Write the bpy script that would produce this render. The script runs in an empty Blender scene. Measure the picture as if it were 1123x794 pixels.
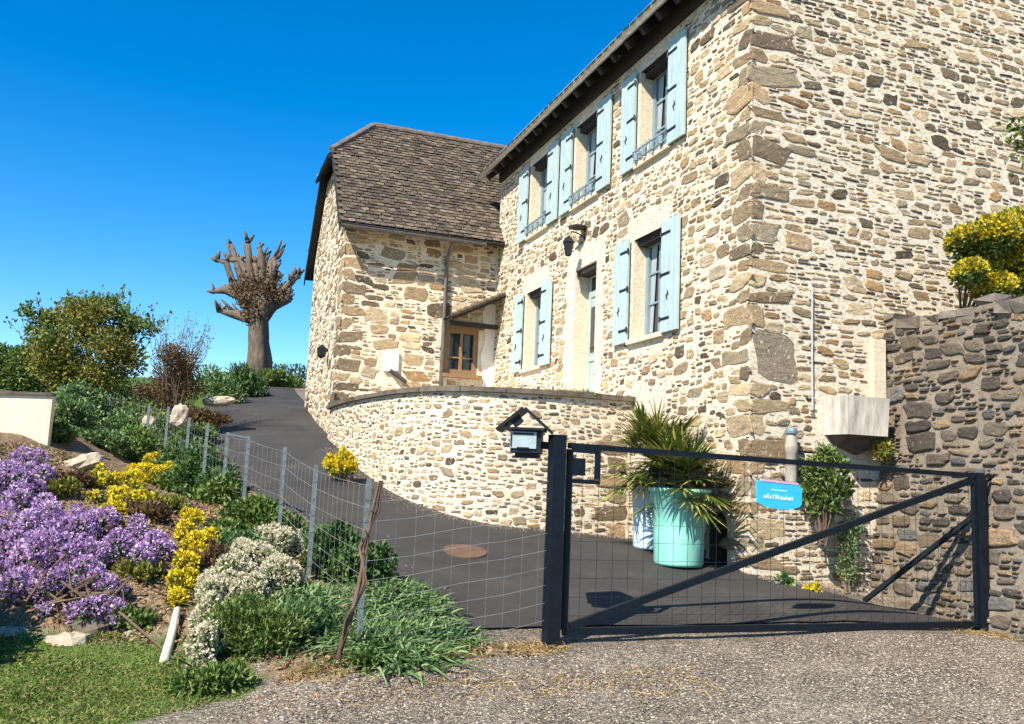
import bpy, math, random
import numpy as np
rng = np.random.default_rng(7); random.seed(7)
SC = bpy.context.scene; COL = SC.collection
# ------------------------------------------------------------------ camera model (pixel -> world ray at a true distance)
F = 950.; CX, CY = 561.5, 397.; RHO = math.radians(2.4); TH = math.radians(7.3674)
FW = np.array([0, math.cos(TH), math.sin(TH)]); R0 = np.array([1., 0, 0]); U0 = np.array([0, -math.sin(TH), math.cos(TH)])
CR = math.cos(RHO)*R0 + math.sin(RHO)*U0; CU = -math.sin(RHO)*R0 + math.cos(RHO)*U0
def at(px, py, Y):
    d = FW + (px-CX)/F*CR - (py-CY)/F*CU
    return d*(Y/d[1])
U = np.array([-.3414, .9399, 0]); V = np.array([.9399, .3414, 0]); ZZ = np.array([0, 0, 1.])   # along the facade (away) / along the gable (right)
C0 = np.array([2.77, 10., 0])                                                                    # front corner of the house
# ------------------------------------------------------------------ mesh helpers
class MB:
    def __init__(s): s.v = []; s.f = []; s.m = []; s.c = []; s.n = 0
    def add(s, v, f, m=0, c=None):
        v = np.asarray(v, float).reshape(-1, 3)
        s.v.append(v); s.f += [tuple(int(i)+s.n for i in q) for q in f]; s.n += len(v)
        s.m += [m]*len(f)
        s.c += [c if c is not None else (.11, .09, .07)]*len(f)
    def box(s, c, h, ax=None, m=0, col=None, jit=0):
        c = np.asarray(c, float); ax = np.eye(3) if ax is None else np.asarray(ax, float)
        p = [c + sx*h[0]*ax[0] + sy*h[1]*ax[1] + sz*h[2]*ax[2] for sx in (-1, 1) for sy in (-1, 1) for sz in (-1, 1)]
        p = np.array(p)
        if jit: p = p + rng.normal(0, jit, p.shape)
        s.add(p, [(0, 1, 3, 2), (4, 6, 7, 5), (0, 4, 5, 1), (2, 3, 7, 6), (0, 2, 6, 4), (1, 5, 7, 3)], m, col)
    def tube(s, pts, r, n=8, m=0, caps=True, noise=0):
        pts = [np.asarray(p, float) for p in pts]; k = len(pts)
        r = [r]*k if np.isscalar(r) else r
        vs = []
        for i, p in enumerate(pts):
            d = pts[min(i+1, k-1)] - pts[max(i-1, 0)]; d = d/(np.linalg.norm(d)+1e-9)
            a = np.cross(d, [0, 0, 1.] if abs(d[2]) < .9 else [1., 0, 0]); a /= np.linalg.norm(a); b = np.cross(d, a)
            for j in range(n):
                t = 2*math.pi*(j+.5)/n
                rr = r[i]*(1+(rng.normal(0, noise) if noise else 0))
                vs.append(p + rr*(math.cos(t)*a + math.sin(t)*b))
        fs = [(i*n+j, i*n+(j+1) % n, (i+1)*n+(j+1) % n, (i+1)*n+j) for i in range(k-1) for j in range(n)]
        if caps: fs += [tuple(range(n))[::-1], tuple(range((k-1)*n, k*n))]
        s.add(vs, fs, m)
    def lathe(s, c, prof, n=20, m=0):
        vs = [np.asarray(c)+np.array([r*math.cos(2*math.pi*j/n), r*math.sin(2*math.pi*j/n), z]) for r, z in prof for j in range(n)]
        k = len(prof)
        s.add(vs, [(i*n+j, i*n+(j+1) % n, (i+1)*n+(j+1) % n, (i+1)*n+j) for i in range(k-1) for j in range(n)], m)
    def prism(s, poly, n, th, m=0):       # planar polygon extruded along n
        poly = np.asarray(poly, float); n = np.asarray(n, float); k = len(poly)
        s.add(np.vstack([poly, poly+n*th]), [tuple(range(k)), tuple(range(2*k-1, k-1, -1))] + [(i, (i+1) % k, k+(i+1) % k, k+i) for i in range(k)], m)
    def build(s, name, mats, parent=None, smooth=False, col=False):
        v = np.vstack(s.v); return link(name, v, s.f, mats, parent, smooth, s.m, s.c if col else None)
def link(name, v, f, mats, parent=None, smooth=False, midx=None, cols=None):
    mats = mats if isinstance(mats, (list, tuple)) else [mats]
    if parent is None:
        org = np.array([(v[:, 0].min()+v[:, 0].max())/2, (v[:, 1].min()+v[:, 1].max())/2, v[:, 2].min()])
        v = v - org
    me = bpy.data.meshes.new(name); me.from_pydata(v.tolist(), [], f if isinstance(f, list) else f.tolist())
    for m in mats: me.materials.append(m)
    if midx is not None: me.polygons.foreach_set('material_index', midx)
    if cols is not None:
        a = me.attributes.new('tint', 'FLOAT_COLOR', 'FACE')
        c = np.ones((len(cols), 4), np.float32); c[:, :3] = np.asarray(cols); a.data.foreach_set('color', c.ravel())
    if smooth: me.polygons.foreach_set('use_smooth', [True]*len(me.polygons))
    me.update()
    o = bpy.data.objects.new(name, me); COL.objects.link(o)
    if parent is not None:
        o.parent = parent
        w = np.zeros(3); q = parent
        while q is not None: w += np.array(q.location); q = q.parent
        o.location = -w
    else: o.location = org
    return o
def thing(name, loc, label, cat, group=None):
    o = bpy.data.objects.new(name, None); COL.objects.link(o); o.location = [float(x) for x in loc]; o.empty_display_size = .2
    return tag(o, label, cat, group)
def tag(o, label, cat, group=None, kind=None):
    o['label'] = label; o['category'] = cat
    if group: o['group'] = group
    if kind: o['kind'] = kind
    return o
def struct(o): o['kind'] = 'structure'; return o
def nrm(a): a = np.asarray(a, float); return a/(np.linalg.norm(a, axis=-1, keepdims=True)+1e-9)
# ------------------------------------------------------------------ materials
class NT:
    def __init__(s, name):
        s.mat = bpy.data.materials.new(name); s.mat.use_nodes = True; s.t = s.mat.node_tree; s.t.nodes.clear()
        s.out = s.n('ShaderNodeOutputMaterial'); s.b = s.n('ShaderNodeBsdfPrincipled'); s.l(s.b.outputs[0], s.out.inputs[0])
    def n(s, t, **k):
        x = s.t.nodes.new(t)
        for a, b in k.items(): setattr(x, a, b)
        return x
    def l(s, a, b): s.t.links.new(a, b)
    def coord(s, scale=(1, 1, 1), kind='Object'):
        c = s.n('ShaderNodeTexCoord'); m = s.n('ShaderNodeMapping'); m.inputs['Scale'].default_value = scale; s.l(c.outputs[kind], m.inputs[0]); return m.outputs[0]
    def noise(s, sc, detail=4, rough=.6, vec=None):
        x = s.n('ShaderNodeTexNoise'); x.inputs['Scale'].default_value = sc; x.inputs['Detail'].default_value = detail; x.inputs['Roughness'].default_value = rough
        s.l(vec if vec is not None else s.coord(), x.inputs['Vector']); return x.outputs['Fac']
    def ramp(s, fac, stops, interp='LINEAR'):
        r = s.n('ShaderNodeValToRGB'); r.color_ramp.interpolation = interp; e = r.color_ramp.elements
        while len(e) < len(stops): e.new(.5)
        for i, (p, c) in enumerate(stops): e[i].position = p; e[i].color = (*c, 1) if len(c) == 3 else c
        s.l(fac, r.inputs[0]); return r.outputs[0]
    def mix(s, fac, a, b, mode='MIX'):
        m = s.n('ShaderNodeMix', data_type='RGBA', blend_type=mode)
        for sock, val in ((m.inputs[0], fac), (m.inputs[6], a), (m.inputs[7], b)):
            if hasattr(val, 'is_linked'): s.l(val, sock)
            elif isinstance(val, tuple): sock.default_value = (*val, 1) if len(val) == 3 else val
            else: sock.default_value = val
        return m.outputs[2]
    def color(s, c):
        if hasattr(c, 'is_linked'): s.l(c, s.b.inputs['Base Color'])
        else: s.b.inputs['Base Color'].default_value = (*c, 1)
    def bump(s, h, st=.5, d=.02):
        b = s.n('ShaderNodeBump'); b.inputs['Strength'].default_value = st; b.inputs['Distance'].default_value = d; s.l(h, b.inputs['Height']); s.l(b.outputs[0], s.b.inputs['Normal'])
    def done(s, rough=.8, metal=0, spec=None):
        s.b.inputs['Roughness'].default_value = rough; s.b.inputs['Metallic'].default_value = metal
        if spec is not None: s.b.inputs['Specular IOR Level'].default_value = spec
        return s.mat
def plain(name, c, rough=.7, metal=0, var=.25, sc=6, bump=.15, stretch=(1, 1, 1)):
    m = NT(name); v = m.coord(stretch); f = m.noise(sc, 6, .65, v)
    lo = tuple(x*(1-var) for x in c); hi = tuple(min(1, x*(1+var)) for x in c)
    m.color(m.ramp(f, [(.3, lo), (.7, hi)]))
    if bump: m.bump(m.noise(sc*8, 4, .6, v), bump, .01)
    return m.done(rough, metal)
def stone_mat(name, mortar, smear=.5):
    m = NT(name); a = m.n('ShaderNodeAttribute', attribute_name='tint')
    f = m.noise(6, 8, .72, m.coord((1, 1, 4))); g = m.noise(30, 6, .75, m.coord((1, 1, 1.8)))
    c = m.mix(1., a.outputs['Color'], m.ramp(f, [(.28, (.5, .47, .44)), (.5, (.95, .95, .95)), (.72, (1.35, 1.3, 1.22))]), 'MULTIPLY')
    c = m.mix(1., c, m.ramp(g, [(.3, (.55, .55, .55)), (.65, (1.25, 1.25, 1.25))]), 'MULTIPLY')
    k = m.ramp(m.noise(16, 6, .7), [(smear, (0, 0, 0)), (smear+.07, (1, 1, 1))])
    c = m.mix(k, c, mortar)
    m.color(c); m.bump(m.noise(30, 8, .75), 1., .02); return m.done(.9, 0, .25)
def mortar_mat(name, c, c2, chips=None):
    m = NT(name); f = m.noise(2.2, 6, .65); g = m.noise(26, 6, .75)
    q = m.ramp(f, [(.35, c), (.7, c2)])
    q = m.mix(1., q, m.ramp(g, [(.3, (.5, .45, .4)), (.44, (.95, .95, .95)), (.7, (1.05, 1.05, 1.05))]), 'MULTIPLY')
    if chips:
        k = m.ramp(m.noise(13, 7, .72, m.coord((1, 1, 2.7))), [(.545, (0, 0, 0)), (.60, (1, 1, 1))]); h = m.ramp(m.noise(5, 3, .5, m.coord((1, 1, 2))), [(.35, chips[0]), (.5, chips[1]), (.65, chips[2])])
        q = m.mix(m.mix(.88, (0, 0, 0), k), q, h)
    m.color(q); m.bump(m.noise(22, 9, .78), 1., .03); return m.done(.93, 0, .2)
def leaf_mat(name, cols, trans=.25, rough=.55):
    m = NT(name); g = m.n('ShaderNodeNewGeometry'); k = len(cols)
    c = m.ramp(g.outputs['Random Per Island'], [((i+.5)/k, q) for i, q in enumerate(cols)])
    m.color(c); m.b.inputs['Roughness'].default_value = rough; m.b.inputs['Specular IOR Level'].default_value = .3
    t = m.n('ShaderNodeBsdfTranslucent'); m.l(c, t.inputs[0]); x = m.n('ShaderNodeMixShader'); x.inputs[0].default_value = trans
    m.l(m.b.outputs[0], x.inputs[1]); m.l(t.outputs[0], x.inputs[2]); m.l(x.outputs[0], m.out.inputs[0]); return m.mat
M = {}
M['mortar'] = mortar_mat('cream_mortar', (.81, .715, .565), (.72, .62, .47), ((.22, .16, .10), (.40, .295, .18), (.55, .43, .28)))
M['stone'] = stone_mat('tan_stone', (.72, .61, .45), .60)
M['mortar_dark'] = mortar_mat('grey_mortar', (.35, .29, .22), (.19, .155, .115), ((.10, .085, .07), (.17, .14, .11), (.30, .24, .17)))
M['stone_dark'] = stone_mat('dark_stone', (.40, .34, .27), .62)
M['plaster'] = mortar_mat('cream_plaster', (.76, .655, .50), (.69, .58, .43))
M['white_plaster'] = plain('white_plaster', (.74, .70, .62), .9, 0, .08)
M['shutter'] = plain('pale_blue_paint', (.37, .47, .47), .6, 0, .16, 5, .3, (3, 3, .6))
M['frame'] = plain('blue_grey_frame_paint', (.18, .25, .28), .5, 0, .15)
M['door'] = plain('grey_green_door_paint', (.33, .40, .38), .5, 0, .12)
M['iron'] = plain('black_iron', (.012, .014, .017), .5, .3, .3)
M['gate'] = plain('dark_blue_gate_paint', (.0045, .0085, .014), .5, .0, .4, 12, .1)
M['gate'].node_tree.nodes['Principled BSDF'].inputs['Specular IOR Level'].default_value = .25
M['galv'] = plain('galvanised_steel', (.10, .128, .128), .55, .3, .4, 20, .1)
M['wire'] = plain('fence_wire', (.50, .50, .48), .35, .7, .2)
M['dwire'] = plain('dark_gate_wire', (.02, .024, .028), .5, .3, .2)
M['zinc'] = plain('zinc_gutter', (.62, .60, .56), .4, .5, .25, 8, .1)
M['pipe'] = plain('dull_pipe_metal', (.13, .12, .11), .5, .3, .3, 8, .1)
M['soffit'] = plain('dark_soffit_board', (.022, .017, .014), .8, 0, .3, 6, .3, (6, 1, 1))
M['tile'] = None
M['wood'] = plain('brown_window_wood', (.21, .125, .06), .6, 0, .35, 8, .2, (4, 4, 1))
M['pale_wood'] = plain('pale_weathered_wood', (.62, .54, .42), .8, 0, .15, 12, .4, (5, 5, .6))
M['bark'] = plain('grey_bark', (.115, .085, .06), .9, 0, .7, 5, .9, (3, 3, .7))
M['twig'] = plain('brown_twig', (.13, .085, .055), .9, 0, .3)
M['vine'] = plain('dead_vine_bark', (.13, .08, .05), .9, 0, .35, 14, .8)
M['coping'] = plain('dark_coping_stone', (.12, .095, .07), .85, 0, .45, 7, .6)
M['slate'] = plain('dark_slate', (.07, .058, .05), .8, 0, .4)
M['dark'] = plain('dark_interior', (.012, .011, .01), .9, 0, .2)
M['rock'] = plain('pale_bank_rock', (.40, .33, .24), .9, 0, .35, 5, .8)
M['teal'] = plain('turquoise_glaze', (.25, .60, .50), .45, 0, .22, 3, .15, (1, 1, .5))
M['paleblue'] = plain('pale_blue_glaze', (.55, .68, .72), .45, 0, .10, 5, .1)
M['basin'] = plain('weathered_concrete', (.47, .43, .37), .9, 0, .42, 3.2, .6, (3, 3, .7))
M['curtain'] = plain('net_curtain', (.30, .34, .35), .9, 0, .12, 10, .2, (6, 6, .4))
M['cyan'] = plain('cyan_plate_enamel', (.035, .45, .74), .4, 0, .10, 9, .05)
M['pink'] = plain('pink_edge_paint', (.62, .36, .50), .5, 0, .1)
M['letter'] = plain('pale_letter_paint', (.72, .84, .84), .5, 0, .1)
M['letter_blue'] = plain('blue_letter_paint', (.03, .17, .45), .5, 0, .1)
M['rust'] = plain('rusty_iron', (.125, .07, .04), .8, .1, .3, 14, .3)
M['mailgrey'] = plain('pale_blue_grey_metal', (.30, .37, .385), .4, .1, .15)
M['concrete'] = plain('cream_wall_render', (.70, .61, .46), .9, 0, .12, 3, .2, (3, 3, .5))
M['bluecap'] = plain('blue_grey_cap', (.14, .20, .25), .5, .2, .2)
m = NT('window_glass'); m.color((.012, .016, .02)); m.b.inputs['Coat Weight'].default_value = .3; M['glass'] = m.done(.06, 0, .6)
m = NT('roof_tile'); a_ = m.n('ShaderNodeAttribute', attribute_name='tint'); f_ = m.noise(20, 6, .7)
m.color(m.mix(1., a_.outputs['Color'], m.ramp(f_, [(.3, (.55, .55, .55)), (.7, (1.4, 1.35, 1.25))]), 'MULTIPLY')); m.bump(m.noise(40, 5), .5, .01); M['tile'] = m.done(.88, 0, .25)
# leaves and flowers
G_ = lambda *a: [tuple(x) for x in a]
M['lf_mid'] = leaf_mat('mid_green_leaf', G_((.045, .085, .016), (.085, .145, .026), (.14, .21, .04), (.22, .28, .08)))
M['lf_dark'] = leaf_mat('dark_green_leaf', G_((.022, .055, .014), (.045, .095, .022), (.08, .15, .035), (.15, .23, .065)))
M['lf_blue'] = leaf_mat('blue_green_leaf', G_((.045, .095, .028), (.09, .165, .045), (.16, .25, .08), (.27, .36, .16)))
M['lf_olive'] = leaf_mat('olive_yellow_leaf', G_((.08, .10, .018), (.17, .17, .025), (.27, .23, .035), (.36, .30, .06), (.15, .20, .04)))
M['lf_red'] = leaf_mat('brown_twiggy_leaf', G_((.07, .04, .022), (.13, .075, .035), (.20, .125, .06), (.14, .10, .035)))
M['lf_palm'] = leaf_mat('palm_leaf', G_((.04, .075, .014), (.09, .14, .025), (.20, .23, .045), (.40, .35, .09)), .2, .4)
M['fl_purple'] = leaf_mat('purple_floret', G_((.23, .09, .28), (.45, .26, .50), (.60, .42, .63), (.76, .61, .77), (.51, .33, .56)), .3, .7)
M['fl_yellow'] = leaf_mat('yellow_floret', G_((.64, .46, .008), (.80, .64, .015), (.86, .74, .05), (.56, .44, .02)), .25, .7)
M['fl_white'] = leaf_mat('cream_floret', G_((.60, .52, .36), (.72, .63, .46), (.80, .72, .56), (.42, .42, .22)), .25, .7)
M['lf_yellowbush'] = leaf_mat('yellow_variegated_leaf', G_((.42, .32, .015), (.60, .45, .02), (.72, .56, .05), (.30, .28, .02)), .25)
M['lf_dry'] = leaf_mat('dry_grass_blade', G_((.22, .13, .05), (.36, .24, .10), (.48, .35, .17), (.30, .20, .08)), .2)
M['lf_grass'] = leaf_mat('lawn_blade', G_((.045, .09, .012), (.09, .16, .02), (.15, .22, .035), (.25, .28, .07), (.34, .28, .11)), .3)
M['pebble'] = leaf_mat('pebble_stone', G_((.055, .045, .035), (.14, .115, .09), (.235, .197, .155), (.345, .295, .235), (.51, .45, .365), (.18, .13, .085), (.28, .235, .185)), 0, .9)
M['litter'] = leaf_mat('dead_leaf', G_((.16, .09, .045), (.28, .18, .09), (.40, .28, .15), (.20, .13, .07)), .1)
# ------------------------------------------------------------------ terrain
CP = np.array([(-2.7, 5, -1.50), (0, 5, -1.43), (3.5, 5.5, -1.43), (0, 2, -1.5), (0, -3, -1.6), (6, 7, -1.43), (-6, 3.5, -1.6), (-8, 0, -1.7), (8, 0, -1.5),
 (.41, 7.2, -1.34), (4.84, 9.05, -1.38), (2.6, 8.1, -1.35), (-.6, 6.9, -1.34), (2.77, 9.8, -1.05), (2.05, 10.3, -.98), (1.79, 10.9, -.86), (1.78, 12.5, -.86), (.5, 12.0, -.76),
 (-.15, 11.9, -.72), (-1.1, 12.3, -.53), (-2, 13.4, -.24), (-3.17, 15.8, .34), (-3.6, 17.4, .55), (-4.64, 20, 1.0), (-5.3, 23, 1.6), (-.44, 8.5, -1.15), (-.44, 10, -.90),
 (-.8, 7.3, -1.27), (-1.0, 8, -1.12), (-1.7, 9.3, -.90), (-2.6, 10.8, -.66), (-3.6, 12.3, -.38), (-4.7, 14.5, -.05), (-5.6, 17, .45), (-6.5, 20, 1.05), (-7.9, 24, 1.75), (-9.2, 28, 2.5), (-7.6, 30, 2.9), (-9.5, 33, 3.05), (-6, 33, 3.0),
 (-.97, 6.3, -1.24), (-1.7, 8, -1.02), (-2.4, 9.4, -.84), (-5.0, 13.2, -.25),
 (-2.7, 6, -1.44), (-3.7, 5.9, -1.42), (-2, 5.4, -1.46), (-1.5, 6.0, -1.38), (-3.48, 7.3, -.78), (-4.4, 6.6, -1.2), (-4.63, 8.3, -.25), (-3.7, 9, -.36), (-2.1, 7, -.98), (-2.9, 8, -.66), (-5, 10.5, -.12), (-6, 11.5, .0), (-4.3, 11.0, -.50),
 (-6.3, 9, -.1), (-6, 7, -1.0), (-9, 11, .2), (-7, 14, .42), (-6.4, 16, .25), (-8.3, 17, .75), (-10, 19, 1.1), (-8.5, 21.5, 1.3), (-13, 22, 1.6), (-12, 26, 2.3), (-14, 12, .3),
 (3.6, 9.8, -1.16), (4.4, 10.0, -1.3), (8, 9, -1.35), (6, 14, -1.0), (2, 18, -.2), (1, 25, 1.4), (10, 25, 1.0), (5.4, 9.0, -1.36)] + [tuple(at(*q)) for q in ((228, 552, 11.8), (207, 538, 12.8), (185, 524, 14.0), (164, 505, 15.4), (136, 492, 16.8), (105, 475, 18.8))])
def _tps(r2): return np.where(r2 > 1e-9, .5*r2*np.log(r2+1e-12), 0)
_d = CP[:, None, :2]-CP[None, :, :2]; _K = _tps((_d**2).sum(-1)) + np.eye(len(CP))*.04
_P = np.c_[np.ones(len(CP)), CP[:, :2]]; _A = np.block([[_K, _P], [_P.T, np.zeros((3, 3))]])
_w = np.linalg.solve(_A, np.r_[CP[:, 2], np.zeros(3)])
def G(x, y):
    x = np.asarray(x, float); y = np.asarray(y, float); sh = x.shape; q = np.c_[x.ravel(), y.ravel()]
    out = np.empty(len(q))
    for i in range(0, len(q), 20000):
        s = q[i:i+20000]; k = _tps(((s[:, None]-CP[None, :, :2])**2).sum(-1)); out[i:i+20000] = k@_w[:-3] + _w[-3] + s@_w[-2:]
    dx = np.maximum(np.maximum(-15-q[:, 0], q[:, 0]-11), 0); dy = np.maximum(np.maximum(-2-q[:, 1], q[:, 1]-33), 0)
    t = np.clip(np.hypot(dx, dy)/14, 0, 1); t = t*t*(3-2*t)
    far = np.where(q[:, 1] > 8, -.6, -1.8)
    out = np.clip(out, -2.2, 3.3)*(1-t) + far*t
    return out.reshape(sh)
def g1(x, y): return float(G(np.array([x]), np.array([y]))[0])
def hit(px, py, D0=4.2, D1=34):
    D = np.arange(D0, D1, .05); q = np.array([at(px, py, d) for d in D]); z = G(q[:, 0], q[:, 1]); k = np.nonzero(q[:, 2] <= z)[0]
    return q[k[0]] if len(k) else q[-1]
def onG(x, y, dz=0): return np.array([x, y, g1(x, y)+dz])
def vnoise(x, y, s, seed=0):
    r = np.random.default_rng(seed); out = 0
    for k in range(6):
        a = r.uniform(0, 6.28); f = s*r.uniform(.6, 1.8); out = out + np.sin((x*math.cos(a)+y*math.sin(a))*f + r.uniform(0, 6.28))
    return out/6
def lines(lo, hi, step, far):
    a = list(np.arange(lo, hi+1e-6, step)); d = step
    p = hi; r = []
    while p < far: d *= 1.35; p += d; r.append(p)
    d = step; p = lo; l = []
    while p > -far: d *= 1.35; p -= d; l.append(p)
    return np.array(l[::-1]+a+r)
gx = lines(-9.6, 7, .14, 700); gy = lines(2.5, 22, .14, 700)
X, Y = np.meshgrid(gx, gy); Zt = G(X, Y)
def poly_in(x, y, poly):
    poly = np.asarray(poly); inside = np.zeros(np.shape(x), bool); j = len(poly)-1
    for i in range(len(poly)):
        xi, yi = poly[i]; xj, yj = poly[j]
        with np.errstate(divide='ignore', invalid='ignore'):
            c = ((yi > y) != (yj > y)) & (x < (xj-xi)*(y-yi)/(yj-yi+1e-12)+xi)
        inside ^= c; j = i
    return inside
LAWN = [(-12, 5.7), (-4.6, 6.2), (-3.8, 6.25), (-3.0, 6.35), (-2.4, 6.35), (-1.75, 6.15), (-1.6, 5.6), (-2.05, 5.1), (-2.6, 4.6), (-3.4, 3), (-12, -3)]
BANK = [(-12, 5.7), (-4.6, 6.2), (-3.8, 6.25), (-3.0, 6.35), (-2.4, 6.35), (-1.75, 6.15), (-1.35, 5.75), (-.85, 5.95), (-.2, 6.5), (.42, 7.0), (.4, 7.2), (-.2, 7.2), (-.75, 7.4), (-1.3, 8.7), (-2.2, 10.2), (-3.2, 11.7), (-4.7, 14.5), (-6.5, 20), (-9.2, 28), (-20, 30), (-30, 10)]
wx = X + .16*vnoise(X, Y, 5, 1); wy = Y + .16*vnoise(X, Y, 5, 2)
lawn = poly_in(wx, wy, LAWN); bank = poly_in(wx, wy, BANK) & ~lawn
bank &= (Y < 15.5) | (Y > 34); field = (Y >= 15.5) & (X < -2.5-.35*(Y-12)) | (np.hypot(X, Y) > 45)
Zt = Zt + np.where(bank & (Y < 16), .06*vnoise(X, Y, 9, 3)+.035*vnoise(X, Y, 22, 4), 0) + np.where(~bank & ~lawn & (Y < 8), .010*vnoise(X, Y, 7, 5), 0)
nx, ny = len(gx), len(gy)
V_ = np.c_[X.ravel(), Y.ravel(), Zt.ravel()]
ii = (np.arange(ny-1)[:, None]*nx + np.arange(nx-1)[None, :]).ravel()
F_ = np.c_[ii, ii+1, ii+1+nx, ii+nx]
m = NT('ground_cover'); at_ = m.n('ShaderNodeAttribute', attribute_name='zone'); sep = m.n('ShaderNodeSeparateColor'); m.l(at_.outputs['Color'], sep.inputs[0])
vo = m.n('ShaderNodeTexVoronoi'); vo.inputs['Scale'].default_value = 78; m.l(m.coord(), vo.inputs['Vector'])
vsp = m.n('ShaderNodeSeparateColor'); m.l(vo.outputs['Color'], vsp.inputs[0])
peb = m.ramp(vsp.outputs[0], [(.0, (.06, .05, .04)), (.35, (.165, .137, .11)), (.7, (.27, .228, .183)), (1, (.47, .41, .335))])
peb = m.mix(1., peb, m.ramp(m.noise(1.3, 5, .6), [(.35, (.78, .74, .70)), (.65, (1.1, 1.08, 1.03))]), 'MULTIPLY')
peb = m.mix(m.ramp(m.noise(3.2, 7, .7), [(.60, (0, 0, 0)), (.72, (.75, .75, .75))]), peb, (.30, .20, .10))
soil = m.ramp(m.noise(14, 8, .75), [(.30, (.055, .035, .022)), (.48, (.20, .135, .08)), (.70, (.42, .31, .20))])
gr = m.ramp(m.noise(9, 7, .7), [(.3, (.05, .085, .015)), (.55, (.10, .15, .03)), (.75, (.20, .21, .06))])
c = m.mix(sep.outputs[0], peb, soil); c = m.mix(sep.outputs[1], c, gr); m.color(c)
m.bump(vo.outputs['Distance'], .8, .02); M['ground'] = m.done(.95, 0, .2)
gme = bpy.data.meshes.new('ground'); gme.from_pydata(V_.tolist(), [], F_.tolist()); gme.materials.append(M['ground'])
ca = gme.attributes.new('zone', 'FLOAT_COLOR', 'POINT'); cc = np.zeros((len(V_), 4), np.float32); cc[:, 3] = 1
cc[:, 0] = bank.ravel(); cc[:, 1] = np.where(lawn | field, 1, 0).ravel(); cc[:, 0] = np.where(cc[:, 1] > 0, 0, cc[:, 0]); ca.data.foreach_set('color', cc.ravel())
gme.polygons.foreach_set('use_smooth', [True]*len(gme.polygons))
ground = bpy.data.objects.new('ground', gme); COL.objects.link(ground); struct(ground)
# driveway: ruled between its two edges
LE = [(-.72, 7.3), (-.95, 8.0), (-1.3, 8.7), (-1.7, 9.4), (-2.2, 10.2), (-2.7, 10.9), (-3.2, 11.7), (-3.7, 12.5), (-4.2, 13.5), (-4.95, 14.5), (-6.05, 17), (-6.45, 18), (-7.15, 20), (-8.4, 24), (-9.5, 28), (-10.5, 32), (-10.9, 34)]
RE = [(5.1, 9.22), (4.5, 9.62), (3.0, 9.86), (2.75, 10.3), (2.4, 11.5), (2.0, 12.8), (.7, 12.4), (-.1, 12.5), (-1.1, 12.9), (-1.9, 13.9), (-3.1, 16.3), (-3.4, 17.6), (-4.5, 20.5), (-5.9, 24.5), (-7.1, 28), (-8.3, 32), (-8.9, 34)]
def resample(p, per=7):
    p = np.array(p); r = []
    for i in range(len(p)-1):
        for k in range(per): r.append(p[i]+(p[i+1]-p[i])*k/per)
    r.append(p[-1]); return np.array(r)
la, ra = resample(LE), resample(RE); T = np.linspace(0, 1, 34)
dx = la[:, None, 0]*(1-T)+ra[:, None, 0]*T; dy = la[:, None, 1]*(1-T)+ra[:, None, 1]*T
ed = np.minimum(1, np.minimum(np.arange(len(la))[:, None]/3., 1)); dx = dx + .05*vnoise(dx, dy, 6, 8)*(T[None, :] < .1); dy = dy + .05*vnoise(dx, dy, 8, 9)*(np.arange(len(la))[:, None] < 2)
dz = G(dx, dy)+.022; n_, m_ = dx.shape
ii = (np.arange(n_-1)[:, None]*m_+np.arange(m_-1)[None, :]).ravel()
m = NT('dark_asphalt'); c = m.ramp(m.noise(1.1, 6, .65), [(.3, (.030, .027, .025)), (.7, (.056, .051, .046))])
c = m.mix(1., c, m.ramp(m.noise(120, 3, .7), [(.35, (.6, .6, .6)), (.7, (1.5, 1.5, 1.5))]), 'MULTIPLY')
c = m.mix(m.ramp(m.noise(2.2, 8, .8), [(.58, (0, 0, 0)), (.75, (.7, .7, .7))]), c, (.12, .098, .072))
c = m.mix(m.ramp(m.noise(45, 4, .8), [(.69, (0, 0, 0)), (.74, (.8, .8, .8))]), c, (.26, .23, .19))
m.color(c); m.bump(m.noise(150, 3, .7), .6, .008); M['asphalt'] = m.done(.85, 0, .35)
drive = link('driveway', np.c_[dx.ravel(), dy.ravel(), dz.ravel()], np.c_[ii, ii+1, ii+1+m_, ii+m_], M['asphalt'], None, True); struct(drive)
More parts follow.
